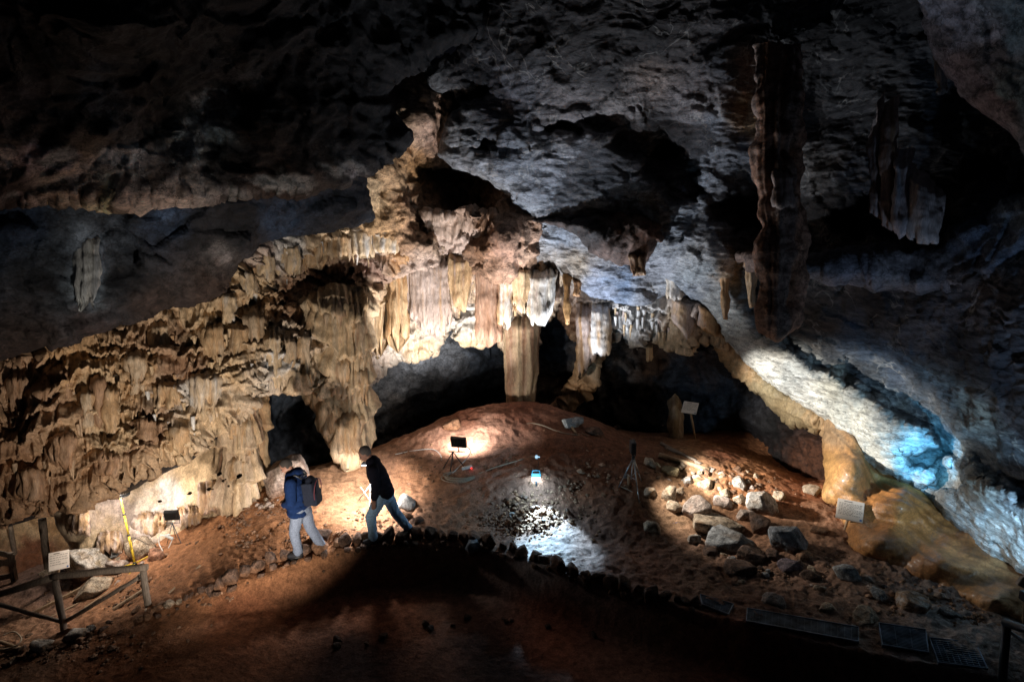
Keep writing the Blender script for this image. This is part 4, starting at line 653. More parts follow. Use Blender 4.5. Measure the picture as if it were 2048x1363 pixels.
zr = [(470, 600, 560, 640, 'thin cream stalactite under the rim of the left wall above the dark opening'), (200, 330, 700, 800, 'thin cream stalactite in the left middle of the wall'), (340, 470, 640, 760, 'thin cream stalactite in the centre of the left wall'), (230, 400, 800, 880, 'thin cream stalactite above the dark shadow strip'), (20, 180, 760, 940, 'thin brown stalactite at the left end of the wall'), (500, 620, 690, 770, 'thin cream stalactite over the dark opening'), (480, 780, 480, 520, 'thin whitish stalactite on the upper rim')]
for (a, b_, c_, d_, lb), n_ in zip(zr, (22, 20, 24, 18, 20, 26, 24)):
    for i in range(n_):
        u = rs_.uniform(a, b_); v = rs_.uniform(c_, d_) if 'upper rim' not in lb else float(np.interp(u, [470, 520, 620, 790], [560, 505, 482, 462])) + rs_.uniform(0, 30)
        D = float(_w2(np.array([u]), np.array([v]))[0]) - rs_.uniform(.12, .34); spk(u, v, D, rs_.uniform(5, 10), rs_.uniform(18, 52), 4 if 'brown' in lb else rs_.choice([0, 1, 3, 2]), lb, 'thin stalactites of the left wall')
for i in range(26): u = rs_.uniform(1215, 1345); spk(u, rs_.uniform(612, 668), 15.35, rs_.uniform(5, 9), rs_.uniform(14, 34), rs_.choice([2, 2, 0, 5]), 'thin whitish stalactite in the far fringe', 'thin stalactites of the far fringe')
for i in range(18): u = rs_.uniform(90, 290); spk(u, 392 + rs_.uniform(-8, 6), 8.75 + .0028 * (u - 90), rs_.uniform(4, 8), rs_.uniform(8, 20), rs_.choice([0, 5, 1]), 'tiny pale stalactite under the crusted ledge of the left ceiling', 'tiny stalactites of the left ceiling')

# ================================================================== LOOSE STONES
def rock_mesh(name, size, seed, cols, sub=4, flat=.0, planes=10, rough_=.03):
    bm = bmesh.new(); bmesh.ops.create_icosphere(bm, subdivisions=sub, radius=1.0)
    d = np.array([v.co[:] for v in bm.verts]); d /= np.linalg.norm(d, axis=1)[:, None]
    r = np.random.RandomState(seed); nn = r.normal(size=(planes, 3)); nn /= np.linalg.norm(nn, axis=1)[:, None]
    nn = np.vstack([nn, -nn[:planes // 2], [[0, 0, -1], [0, 0, 1], [1, 0, 0], [-1, 0, 0], [0, 1, 0], [0, -1, 0]]]); dd = np.concatenate([r.uniform(.62, .98, len(nn) - 6), [.75, .9, .95, .95, .95, .95]])
    c = d @ nn.T; rad = np.where(c > .12, dd / np.maximum(c, .12), 9)
    kx = 48.0; rad = -np.log(np.exp(-kx * np.minimum(rad, 2)).sum(1)) / kx
    q = d * rad[:, None] + seed * 1.7
    rad = rad + rough_ * 2 * fbm(q * 1.6, 3) + rough_ * ridged(q * 4.2, 3) + rough_ * .4 * fbm(q * 13, 2)
    p = d * rad[:, None] * np.array(size) * .5
    cols = np.array(cols); t = np.clip(fbm(q * 1.4 + 5, 3) * .9 + .5, 0, .999) * (len(cols) - 1); i = np.floor(t).astype(int); f_ = (t - i)[:, None]
    C = cols[i] * (1 - f_) + cols[np.minimum(i + 1, len(cols) - 1)] * f_
    mud = sstep(.15, -.45, d[:, 2] + .35 * fbm(q * 2.2 + 9, 3))[:, None] * .8; C = C * .88 * (1 - mud) + np.array((.24, .12, .065)) * mud   # soil clinging to the foot
    fs = np.array([[v.index for v in f.verts] for f in bm.faces]); bm.free()
    return np_mesh(name, p, fs, C)
S_RED = [(.20, .10, .06), (.30, .17, .10), (.26, .13, .08)]; S_PALE = [(.46, .40, .34), (.52, .47, .42), (.38, .26, .17)]; S_GREY = [(.22, .22, .22), (.34, .34, .34), (.24, .2, .17)]
S_TAN = [(.42, .29, .18), (.5, .4, .3), (.34, .21, .12)]; S_PINK = [(.46, .33, .27), (.52, .42, .36), (.36, .22, .16)]; S_DARK = [(.07, .065, .07), (.12, .12, .13), (.1, .08, .07)]; S_DKRED = [(.11, .065, .045), (.17, .10, .07), (.12, .09, .08)]
def boulder(u, v, w, h, cols, label, seed, name='boulder', cat='boulder', group=None, depth=.9, sink=.30, rz=0.0, sub=4, tilt=0.0, rough_=.035):
    """u, v: middle of the stone in the photograph, w, h its size there"""
    p, D = hit(u, v + h * .32); px = D / F
    o = link(name, rock_mesh(name, (w * px * 1.08, w * px * depth, h * px * 1.18), seed, cols, sub, rough_=rough_), M['stone'])
    o.location = (p.x, p.y, p.z + h * px * (.5 - sink)); o.rotation_euler = (0, tilt, rz)
    return tag(o, label, cat, group)
for a in [
    (1390, 1012, 68, 58, S_PINK, 'tall pinkish white boulder lit from the left, with a blue cable at its foot', 11),
    (1523, 1003, 62, 56, S_PALE, 'pale grey pointed boulder furthest back on the right of the rock group', 12),
    (1438, 1046, 96, 44, S_TAN, 'flat topped brown boulder at the centre of the rock group', 13),
    (1460, 1078, 104, 46, S_GREY, 'long grey pitted boulder in front of the flat topped brown one', 14),
    (1524, 1046, 50, 48, S_DKRED, 'reddish black broken boulder between the pale and the dark grey one', 15),
    (1578, 1078, 72, 60, [(.17, .18, .2), (.25, .26, .28), (.2, .17, .15)], 'dark grey pyramid shaped boulder casting a long shadow', 16),
    (1388, 1078, 26, 24, S_PALE, 'small pale grey block beside the pitted boulder', 17),
    (1305, 1052, 44, 30, S_TAN, 'rounded yellowish boulder alone below the camera tripod', 18),
    (1478, 998, 30, 28, S_TAN, 'round tan stone left of the pale pointed boulder', 19),
    (1445, 1003, 40, 26, S_PINK, 'low pinkish stone right of the tall pinkish white boulder', 20),
    (1337, 988, 26, 38, S_TAN, 'upright wedge shaped tan stone on the rubble slope', 21),
    (1361, 985, 22, 24, S_TAN, 'tan stone right of the upright wedge', 22),
    (1622, 978, 38, 24, S_TAN, 'smooth yellowish boulder against the flowstone mound', 23),
    (1478, 1132, 64, 30, S_DKRED, 'dark slab lying below the pitted boulder', 24),
    (1500, 1108, 56, 34, S_DKRED, 'rounded reddish dark stone under the pitted boulder', 25),
    (1580, 1128, 46, 26, [(.14, .11, .13), (.2, .15, .16)], 'purplish dark stone in the shadow of the pyramid shaped boulder', 26),
    (1692, 1146, 46, 36, S_GREY, 'grey pitted boulder alone on the soil below the near information board', 27),
    (1822, 1204, 62, 38, [(.5, .48, .45), (.3, .18, .1), (.55, .53, .52)], 'boulder half white and half brown near the wet flowstone', 28),
    (1546, 1198, 46, 30, S_PINK, 'pink crystalline broken stone above the longest metal grating', 29),
    (1730, 1230, 56, 22, S_TAN, 'low tan stone above the gratings', 30),
    (1622, 1150, 42, 26, S_DKRED, 'brown angular stone left of the lone pitted boulder', 40),
    (1300, 928, 26, 24, S_TAN, 'rounded stone right of the camera tripod head', 31),
    (1338, 942, 38, 24, [(.3, .22, .12), (.36, .28, .16)], 'square yellowish stone under the lying poles', 32),
    (1150, 842, 32, 20, S_GREY, 'grey stone behind the white floodlight', 33),
    (1188, 862, 40, 22, S_DKRED, 'brown stone right of the white floodlight', 34),
    (572, 948, 98, 86, S_PINK, 'big pinkish boulder behind the man with the backpack', 35),
    (176, 1118, 84, 80, [(.50, .36, .2), (.58, .52, .46), (.40, .25, .12)], 'big cream and ochre boulder behind the wooden railing', 36),
    (190, 1172, 62, 44, S_TAN, 'ochre boulder in front of the big cream and ochre one', 37),
    (238, 1128, 40, 28, S_PINK, 'pink stone between the big boulder and the yellow lamp pole', 38),
    (315, 1108, 40, 32, [(.34, .15, .09), (.42, .24, .16)], 'red round boulder right of the yellow lamp pole', 39),
    (284, 1094, 44, 42, S_TAN, 'tan boulder leaning on the bright lower wall', 41),
    (226, 1108, 30, 20, S_GREY, 'small grey stone against the bright lower wall', 42),
    (812, 1004, 40, 34, [(.42, .40, .38), (.6, .58, .56), (.24, .2, .18)], 'crusty grey white rock right of the man in jeans', 43),
    (806, 1028, 36, 20, S_RED, 'reddish stone under the crusty grey white rock', 44),
    (84, 1290, 46, 24, S_PALE, 'whitish stone at the left end of the path edge', 45),
    (156, 1266, 54, 22, S_PALE, 'long whitish stone of the path edge below the railing', 46),
    (182, 1256, 22, 16, S_PALE, 'small whitish stone on top of the path edge below the railing', 47),
    (105, 1142, 46, 20, S_TAN, 'ochre stone at the foot of the dark posts', 48),
    (640, 1068, 44, 26, S_DKRED, 'dark broken stone behind the legs of the man with the backpack', 49),
    (560, 978, 40, 20, S_DKRED, 'flat dark stone at the foot of the big pinkish boulder', 50),
    (905, 846, 40, 22, S_RED, 'reddish stone on the left shoulder of the mound', 51),
    (835, 1040, 30, 16, S_DKRED, 'dark clod right of the crusty grey white rock', 52)]:
    u, v, w, h, cl, lb, sd_ = a
    boulder(u, v, w, h, cl, lb, sd_, cat='boulder' if w > 34 else 'stone', name='boulder' if w > 34 else 'stone', rz=random.Random(sd_).uniform(-.5, .5), sub=5 if w > 55 else 4)

for i, (u, v, w, h, cl, lb) in enumerate([(1412, 968, 34, 26, S_TAN, 'tan block behind the tall pinkish white boulder'), (1480, 966, 30, 24, S_PALE, 'pale block behind the pale pointed boulder'), (1556, 990, 32, 26, S_TAN, 'tan block right of the pale pointed boulder'), (1345, 1012, 30, 24, S_TAN, 'tan block left of the tall pinkish white boulder'), (1300, 985, 30, 24, S_TAN, 'tan block at the left end of the rubble'),
    (1490, 1030, 34, 24, S_PINK, 'pinkish block between the flat topped and the reddish boulder'), (1420, 1105, 34, 22, S_DKRED, 'dark red block under the flat topped boulder'), (1545, 1110, 34, 24, S_DKRED, 'dark red block left of the purplish stone'), (1640, 1060, 40, 20, S_RED, 'reddish slab before the near information board'), (1610, 1110, 34, 22, S_RED, 'reddish block below the pyramid shaped boulder'), (1375, 960, 24, 20, S_PALE, 'pale block on the rubble slope'), (1450, 985, 26, 22, S_TAN, 'tan block in the middle of the rubble'), (1760, 1188, 34, 20, S_GREY, 'grey block on the soil left of the half white boulder'), (1900, 1226, 40, 20, S_GREY, 'grey slab right of the half white boulder'), (1655, 1215, 34, 18, S_TAN, 'tan slab above the middle of the longest grating')]):
    boulder(u, v, w, h, cl, lb, 400 + i, cat='stone', name='stone', rz=i * .7)
rnd = random.Random(5)
protos = [rock_mesh('stone', (1, .85, .8), 200 + k, c, 4) for k, c in enumerate([S_DKRED, S_RED, S_DKRED, S_TAN, S_GREY, S_DKRED, S_RED, S_PINK])]
for m_ in protos: m_.materials.append(M['stone'])
def stone(u, v, wpx, k, label, group, hr=1.0, lift=.25):
    p, D = hit(u, v); px = D / F; s = wpx * px
    o = bpy.data.objects.new('stone', protos[k]); COL.objects.link(o)
    o.location = (p.x, p.y, p.z + s * lift); o.scale = (s, s * rnd.uniform(.8, 1.1), s * hr * rnd.uniform(.85, 1.15)); o.rotation_euler = (rnd.uniform(-.4, .4), rnd.uniform(-.4, .4), rnd.uniform(0, 6))
    return tag(o, label, 'stone', group)
edge = [(305, 1228), (350, 1210), (400, 1192), (440, 1176), (480, 1158), (520, 1138), (560, 1122), (600, 1112), (640, 1104), (680, 1094), (720, 1086), (760, 1082), (800, 1080), (850, 1078), (900, 1080), (945, 1088), (990, 1098), (1035, 1110), (1080, 1126), (1120, 1142), (1170, 1160), (1230, 1178), (1290, 1192), (1340, 1204), (1400, 1212)]
eu = [e[0] for e in edge]; ev = [e[1] for e in edge]
GE = 'stones edging the dark path'; u = 306.0; i = 0
while u < 1400:
    v = float(np.interp(u, eu, ev)); w = rnd.uniform(22, 38) if 430 < u < 1330 else rnd.uniform(12, 24)
    k = rnd.choice([0, 2, 5, 0, 1, 2]) if u > 420 else rnd.choice([1, 3, 6, 0])
    lb = ('small reddish stone in the path edge near the end post of the railing' if u < 440 else 'dark brown stone in the path edge left of the man with the backpack' if u < 580 else
          'dark brown stone in the path edge between the two men' if u < 740 else 'dark brown stone in the path edge right of the man in jeans' if u < 930 else
          'dark stone in the path edge beside the cold lit patch' if u < 1180 else 'small dark stone in the path edge right of the cold lit patch')
    stone(u, v + rnd.uniform(-4, 2), w, k, lb, GE, 1.25, .3)
    if rnd.random() < .6: stone(u + rnd.uniform(-8, 8), v + rnd.uniform(8, 16), w * .6, rnd.choice([0, 2, 5]), lb, GE)
    u += w * rnd.uniform(.72, .95)
boulder(946, 1093, 36, 32, [(.16, .2, .26), (.26, .32, .38), (.2, .22, .25)], 'bluish grey stone in the path edge left of the cold lit patch', 61, name='stone', cat='stone')
boulder(1092, 1118, 32, 26, [(.3, .22, .2), (.45, .38, .36), (.2, .1, .08)], 'brown stone with a white face in the path edge at the cold lit patch', 62, name='stone', cat='stone')
for i in range(95):
    u = rnd.gauss(1400, 62); v = 935 + abs(rnd.gauss(0, 26)) + (u - 1400) * .10
    if u < 1285 or u > 1560: continue
    stone(u, v, rnd.uniform(7, 19), rnd.choice([3, 3, 7, 1, 6, 3]), 'tan rubble stone on the slope behind the rock group', 'rubble behind the rock group')
for i in range(26):
    stone(rnd.uniform(450, 560), rnd.uniform(985, 1015) + rnd.uniform(0, 14), rnd.uniform(7, 17), rnd.choice([3, 7, 1, 6]), 'reddish rubble stone at the foot of the tiered pillar', 'rubble by the tiered pillar')
for i in range(26):
    u = rnd.uniform(1430, 1900); stone(u, 1120 + (u - 1430) * .14 + rnd.uniform(-18, 40), rnd.uniform(9, 24), rnd.choice([0, 1, 4, 3, 7]), 'half buried stone on the brown soil above the gratings', 'stones on the soil above the gratings')
for i in range(16):
    stone(rnd.uniform(200, 300), rnd.uniform(1120, 1185), rnd.uniform(8, 20), rnd.choice([3, 7, 1]), 'small tan stone among the boulders at the yellow lamp pole', 'small stones at the yellow lamp pole')
for i in range(22):
    u = rnd.uniform(0, 300); stone(u, 1330 - u * .33 + rnd.uniform(-14, 8), rnd.uniform(8, 24), rnd.choice([1, 3, 6, 0]), 'small stone along the path edge below the railing', 'stones of the path edge below the railing')
for i in range(34):
    stone(rnd.gauss(1070, 42), rnd.uniform(990, 1062), rnd.uniform(6, 17), rnd.choice([0, 1, 2, 4, 6]), 'dark stone in the broken hollow below the blue white lamp', 'stones in the hollow below the blue white lamp')
for i in range(36):
    u = rnd.uniform(620, 2000); v = 1262 + .00016 * (u - 950) ** 2 if u < 1500 else 1310
    if u < 1200: stone(u, 1300 - 60 * math.exp(-((u - 1000) / 260) ** 2) + rnd.uniform(-6, 10), rnd.uniform(8, 20), rnd.choice([0, 2, 5]), 'small dark stone along the near edge of the path', 'stones of the near path edge')
# gravel, clods and crumbs that nobody could count
vs = []; fs_ = []; cs = []; pr = rock_mesh('g', (1, 1, .8), 300, [(.3, .17, .1), (.38, .25, .16)], 1); gv = np.array([v.co[:] for v in pr.vertices]); gf = np.array([list(p.vertices) for p in pr.polygons])
zones = [(1420, 1000, 130, 55, 900), (1075, 1030, 90, 50, 700), (500, 1040, 90, 50, 500), (800, 1050, 160, 45, 500), (1620, 1140, 220, 50, 900), (260, 1170, 130, 60, 600), (600, 1080, 110, 40, 250), (950, 960, 130, 60, 400), (1200, 960, 90, 80, 500), (1850, 1230, 130, 35, 400), (120, 1290, 150, 40, 400)]
rg = np.random.RandomState(3); nb = 0
for u, v, ru, rv, n_ in zones:
    uu = rg.normal(u, ru * .7, n_); vv = np.clip(rg.normal(v, rv * .6, n_), 850, 1345)
    # march all sight lines at once
    Ds = np.linspace(7.5, 18, 500); zz = np.array([Pn(uu, vv, np.full(n_, d)) for d in Ds]); gz = G0(zz[..., 0].ravel(), zz[..., 1].ravel()).reshape(zz.shape[:2]); kk = np.argmax(zz[..., 2] < gz, axis=0)
    pp = zz[kk, np.arange(n_)]; sz = rg.gamma(2.2, .010, n_) + .010; tone = rg.uniform(.6, 1.4, n_)
    for j in range(n_):
        a = rg.uniform(0, 6.28); R_ = np.array([[math.cos(a), -math.sin(a), 0], [math.sin(a), math.cos(a), 0], [0, 0, 1]])
        vs.append(gv @ R_.T * sz[j] * 1.6 + pp[j] + [0, 0, .012]); fs_.append(gf + nb); nb += len(gv); cs.append(np.tile(np.array((.30, .175, .11)) * tone[j], (len(gv), 1)))
gr = link('gravel', np_mesh('gravel', np.vstack(vs), np.vstack(fs_), np.vstack(cs), smooth=False), M['stone']); tag(gr, 'scattered gravel and crumbs of red soil', 'gravel', kind='stuff')

# ================================================================== PROPS
def W2(o_empty, mb, name, mat, parent=None, label=None):
    """a part modelled in world metres, hung under its thing"""
    me = mb.mesh(name); me.transform(Matrix.Translation(-o_empty.location)); o = link(name, me, M[mat] if isinstance(mat, str) else mat, parent or o_empty)
    if label: o['label'] = label
    return o
def H(u, v): p, D = hit(u, v); return p
def cable(pts, r, name, mat, label, lift=.02, sag=None):
    P_ = [H(u, v) + Vector((0, 0, lift)) if len(q) == 0 else q[0] for u, v, *q in pts]
    # smooth the run
    out = []
    for i in range(len(P_) - 1):
        p0 = P_[max(0, i - 1)]; p1 = P_[i]; p2 = P_[i + 1]; p3 = P_[min(len(P_) - 1, i + 2)]
        for k in range(8):
            t = k / 8; out.append(.5 * ((2 * p1) + (p2 - p0) * t + (2 * p0 - 5 * p1 + 4 * p2 - p3) * t * t + (3 * p1 - p0 - 3 * p2 + p3) * t ** 3))
    out.append(P_[-1]); mb = MB().tube(out, r, 7); o = mb.build(name, M[mat]); return tag(o, label, 'cable')
def quad_frame(u, v, D, px_w, px_h, yaw, pitch_, roll=0.0):
    """size in metres and orientation of a flat panel: yaw about z, pitch about its own x"""
    s = D / F; R = Matrix.Rotation(yaw, 3, 'Z') @ Matrix.Rotation(pitch_, 3, 'X') @ Matrix.Rotation(roll, 3, 'Y')
    return PV(u, v, D), px_w * s, px_h * s, R

# --- tripod lamp with yellow pole
b0, D0 = hit(270, 1134); t = empty('tripod_lamp', b0, 'yellow pole lamp with a disc head standing before the bright lower wall', 'lamp')
top = PV(240, 990, D0 + .15); foot = PV(270, 1128, D0)
mb = MB().tube([foot, foot.lerp(top, .42)], .021); mb.tube([foot.lerp(top, .40), foot.lerp(top, .72)], .017); mb.tube([foot.lerp(top, .70), top], .013); W2(t, mb, 'pole', 'yellow')
for f in (.42, .72): W2(t, MB().tube([foot.lerp(top, f - .012), foot.lerp(top, f + .012)], .027), 'collar', 'black')
W2(t, MB().tube([foot - Vector((0, 0, .01)), foot + (top - foot) * .03], .035), 'hub', 'black')
for uu, vv in ((250, 1131), (305, 1126), (256, 1162)):
    q = PV(uu, vv, D0 + (.22 if vv < 1130 else -.25 if vv > 1150 else .0)); q.z = max(q.z, onground(q.x, q.y) + .01)
    W2(t, MB().tube([foot + Vector((0, 0, .02)), q], .014), 'leg', 'yellow')
hd = W2(t, MB().tube([top, top + Vector((0, 0, .02))], .17, 28).tube([top + Vector((0, 0, .02)), top + Vector((0, 0, .045))], [.10, .05], 20), 'lamp_head', 'black')
W2(t, MB().tube([top - Vector((0, 0, .012)), top + Vector((0, 0, .002))], .12, 28), 'led_disc', 'ledw', hd)
cable([(270, 1128), (300, 1080, PV(262, 1075, D0)), (310, 1095), (352, 1088)], .006, 'cable', 'dkcable', 'thin dark cable running from the yellow lamp pole to the wall')
# --- white tripod lamp next to the man in jeans
b0, D0 = hit(742, 1018); t = empty('tripod_lamp', b0, 'white tripod with a glowing flat lamp in front of the man in jeans', 'lamp')
top = PV(739, 929, D0); foot = PV(742, 1015, D0)
W2(t, MB().tube([foot, top], .011), 'pole', 'white')
for uu, vv, dd in ((716, 978, .3), (752, 992, .25), (738, 1004, -.3)):
    q = PV(uu, vv, D0 + dd); q.z = onground(q.x, q.y) + .01; W2(t, MB().tube([foot.lerp(top, .52), q], .009), 'leg', 'white')
for q in ((722, 974), (744, 978)): W2(t, MB().tube([foot.lerp(top, .15), PV(q[0], q[1], D0 + .1)], .006), 'brace', 'white')
hd = W2(t, MB().box((.30, .17, .022), top + Vector((0, 0, .03)), bevel=.006), 'lamp_head', 'dkmetal')
W2(t, MB().box((.27, .14, .008), top + Vector((0, 0, .014))), 'led_panel', 'ledw', hd)

def floodlight(u, v, D, w, h, yaw, pit, body, label, stand=None, lens=False):
    c, ww, hh, R = quad_frame(u, v, D, w, h, yaw, pit); b, Db = hit(u, v + 45)
    t = empty('floodlight', Vector((c.x, c.y, onground(c.x, c.y))), label, 'floodlight')
    hs = W2(t, MB().box((ww, .05, hh), c, R, .008), 'housing', body)
    mb = MB()
    for k in range(9): mb.box((.006, .03, hh * .8), c + R @ Vector((ww * (-.4 + .1 * k), -.035, 0)), R)
    W2(t, mb, 'cooling_fins', body, hs)
    mb = MB().box((ww * 1.02, .012, hh * 1.02), c + R @ Vector((0, .03, 0)), R, .004); W2(t, mb, 'front_frame', body, hs)
    return t, c, ww, hh, R
# black floodlight by the left wall
t, c, ww, hh, R = floodlight(343, 1030, 12.2, 27, 21, .15, .25, 'black', 'black floodlight on a thin stand facing the bright lower wall')
bk = MB(); lo = c - Vector((0, 0, hh * .75))
bk.tube([c + R @ Vector((-ww * .56, 0, 0)), lo + Vector((-ww * .56, 0, 0)), lo + Vector((ww * .56, 0, 0)), c + R @ Vector((ww * .56, 0, 0))], .008, 6); W2(t, bk, 'bracket', 'dkmetal')
ft = H(352, 1090)
for du, dv in ((-16, 2), (2, -10), (14, 4)):
    q = H(350 + du, 1086 + dv); W2(t, MB().tube([lo, q], .007, 6), 'leg', 'dkmetal')
# black floodlight on the mound
t, c, ww, hh, R = floodlight(917, 884, 13.0, 32, 23, -.25, .30, 'black', 'black floodlight on an A-frame stand in front of the lit mound')
lo = c - Vector((0, 0, hh * .85)); bk = MB().tube([lo + Vector((-.2, 0, 0)), lo + Vector((.14, .0, 0))], .012, 6); W2(t, bk, 'crossbar', 'black')
W2(t, MB().tube([lo + Vector((0, 0, 0)), c + Vector((0, 0, -hh * .4))], .01, 6), 'neck', 'black')
for uu, vv in ((886, 938), (906, 930), (900, 948), (930, 936)): W2(t, MB().tube([lo + Vector((-.12, 0, 0)), H(uu, vv)], .011, 6), 'leg', 'black')
# white floodlight on the crest
t, c, ww, hh, R = floodlight(1141, 846, 14.4, 30, 21, .5, -.75, 'white', 'white floodlight tilted on a wooden peg at the crest of the mound')
W2(t, MB().tube([c - Vector((0, 0, .06)), H(1152, 868)], .035, 8), 'peg', 'palewood')
W2(t, MB().box((.1, .08, .05), c + Vector((.12, -.04, -.16)), bevel=.01), 'junction_box', 'white')
W2(t, MB().tube([c + R @ Vector((-ww * .54, 0, 0)), c + Vector((-ww * .3, -.03, -hh * .7)), c + Vector((ww * .3, -.03, -hh * .7)), c + R @ Vector((ww * .54, 0, 0))], .009, 6), 'bracket', 'grey')
# blue white work lamp
b0, D0 = hit(1073, 972); t = empty('work_lamp', b0, 'small glowing blue white work lamp on the soil below the mound', 'lamp')
c = PV(1072, 950, D0); s = D0 / F
hs = W2(t, MB().box((18 * s, .05, 9 * s), c, None, .01), 'housing', 'teal')
mb = MB()
for k in range(4): mb.box((.008, .03, 7 * s), c + Vector((s * (-6 + 4 * k), -.035, 0)))
W2(t, mb, 'cooling_fins', 'teal', hs)
W2(t, MB().box((16 * s, .03, 7 * s), c + Vector((0, 0, -8 * s)), None, .004), 'led_panel', 'ledb')
W2(t, MB().tube([c + Vector((-8 * s, 0, 4 * s)), c + Vector((-7 * s, 0, 10 * s)), c + Vector((7 * s, 0, 10 * s)), c + Vector((8 * s, 0, 4 * s))], .008, 7), 'handle', 'teal')
W2(t, MB().tube([c + Vector((0, .02, -8 * s)), b0], .02, 7), 'foot', 'dkmetal')
# plug and its cable
pc = PV(1073, 913, D0 + .35); pg = MB().box((.05, .03, .085), pc, None, .008).box((.10, .02, .02), pc + Vector((.02, 0, .0))).build('plug_connector', M['white']); tag(pg, 'white plug joint hanging above the blue white lamp', 'plug')
cable([(1073, 913, pc - Vector((0, 0, .04))), (1076, 930, PV(1077, 925, D0 + .25)), (1072, 942, c + Vector((0, 0, 9 * s)))], .006, 'cable', 'dkcable', 'short dark cable dropping from the white plug to the blue white lamp')
cable([(955, 950), (985, 938), (1010, 930), (1040, 921), (1060, 915), (1073, 913, pc)], .011, 'cable', 'rope', 'long pale cable from the coil to the white plug')
# coil, power strips, white loops
mb = MB(); cc = H(918, 956); rng_ = random.Random(2)
for k in range(5):
    ax, ay = rng_.uniform(.24, .33), rng_.uniform(.17, .24); ox, oy = rng_.uniform(-.04, .06), rng_.uniform(-.03, .03)
    mb.tube([cc + Vector((ox + ax * math.cos(a), oy + ay * math.sin(a), .03 + .012 * k + .05 * ay * math.sin(a + k))) for a in [2 * math.pi * i / 28 for i in range(29)]], .010, 6, False)
tag(mb.build('cable_coil', M['rope']), 'coil of pale cable on the ground by the A-frame floodlight', 'cable coil')
ps = H(934, 944); t = empty('power_strip', ps, 'white power strip with a red pilot light on the cable coil', 'power strip')
W2(t, MB().box((.22, .08, .05), ps + Vector((0, 0, .1)), Matrix.Rotation(-.25, 3, 'Y'), .01), 'strip_body', 'white'); W2(t, MB().box((.022, .022, .018), ps + Vector((.095, -.035, .10))), 'pilot_light', 'redled')
ps = PV(338, 1073, 12.0); t = empty('power_strip', ps, 'white power strip hanging under the floodlight of the lower wall', 'power strip')
W2(t, MB().box((.17, .045, .05), ps, Matrix.Rotation(.5, 3, 'Y'), .01), 'strip_body', 'white')
W2(t, MB().box((.04, .02, .02), ps + Vector((0, 0, .05))), 'plug', 'white')
cable([(338, 1073, ps), (322, 1076, PV(322, 1070, 12.0)), (318, 1090, PV(318, 1085, 12.0)), (326, 1108), (312, 1122), (300, 1124)], .009, 'cable', 'white', 'white cable looping from the hanging power strip down to the yellow lamp pole')
cable([(345, 1078, PV(345, 1078, 12)), (336, 1100), (330, 1114)], .007, 'cable', 'white', 'short white cable below the hanging power strip')
cable([(790, 910), (830, 902), (865, 900), (880, 910), (884, 921)], .009, 'cable', 'white', 'white cable curving over the soil left of the A-frame floodlight')
cable([(936, 892, PV(935, 893, 13.05)), (941, 900, PV(941, 903, 13.2)), (930, 925, PV(930, 920, 13.2)), (905, 948)], .009, 'cable', 'white', 'white cable hanging from the A-frame floodlight to the coil')
cable([(1048, 850), (1065, 848), (1085, 852), (1110, 862), (1135, 869), (1160, 872)], .013, 'cable', 'rope', 'thick pale cable along the mound crest to the white floodlight')
cable([(1160, 866), (1175, 872), (1190, 868), (1204, 880)], .008, 'cable', 'rope', 'thin pale cable right of the white floodlight')
cable([(1240, 974), (1262, 984), (1278, 995), (1281, 1005), (1272, 1014), (1266, 1022)], .008, 'cable', 'rope', 'thin orange cable at the feet of the camera tripod')
cable([(1346, 1048), (1368, 1046), (1392, 1040), (1398, 1038), (1404, 1022, H(1404, 1040) + Vector((0, -.05, .22))), (1412, 1022, H(1412, 1040) + Vector((0, -.1, .2))), (1420, 1030, H(1420, 1040) + Vector((0, -.1, .08)))], .012, 'hose', 'blue', 'blue hose on the soil at the foot of the pinkish white boulder')
# --- camera tripod carrying a black lamp
b0, D0 = hit(1262, 985); t = empty('tripod', b0, 'silver camera tripod carrying a black lamp on the dark soil', 'tripod')
hub = PV(1267, 914, D0); low = PV(1262, 958, D0)
for uu, vv, dd, nm in ((1236, 970, .1, 0), (1279, 1002, -.25, 0), (1284, 962, .35, 0)):
    q = PV(uu, vv, D0 + dd); q.z = onground(q.x, q.y); lg = W2(t, MB().tube([hub, hub.lerp(q, .62)], .014), 'leg', 'grey'); W2(t, MB().tube([hub.lerp(q, .58), q], .009), 'lower_leg', 'grey', lg)
    W2(t, MB().tube([low + Vector((0, 0, .05)), hub.lerp(q, .5)], .006, 6), 'brace', 'grey')
W2(t, MB().tube([low, hub], .012), 'centre_column', 'grey'); W2(t, MB().tube([hub - Vector((0, 0, .03)), hub + Vector((0, 0, .03))], .035), 'hub', 'black')
t2 = empty('lamp', hub + Vector((0, 0, .03)), 'black lamp head mounted on the silver camera tripod', 'lamp')
c = PV(1267, 893, D0) + Vector((-.03, -.02, 0)); W2(t2, MB().box((.07, .24, .24), c, None, .012), 'housing', 'black')
W2(t2, MB().box((.02, .26, .26), c + Vector((.045, 0, 0)), None, .004), 'front_frame', 'black'); W2(t2, MB().tube([hub, c - Vector((0, 0, .1))], .012), 'neck', 'black')
tag(MB().box((.05, .03, .085), PV(1251, 952, D0 - .05), None, .008).build('remote_box', M['grey']), 'small pale box hanging between the legs of the camera tripod', 'box')
tag(MB().tube([PV(1257, 948, D0 + .15), H(1257, 972)], .02, 8).build('wooden_peg', M['palewood']), 'short yellow peg under the camera tripod', 'peg')
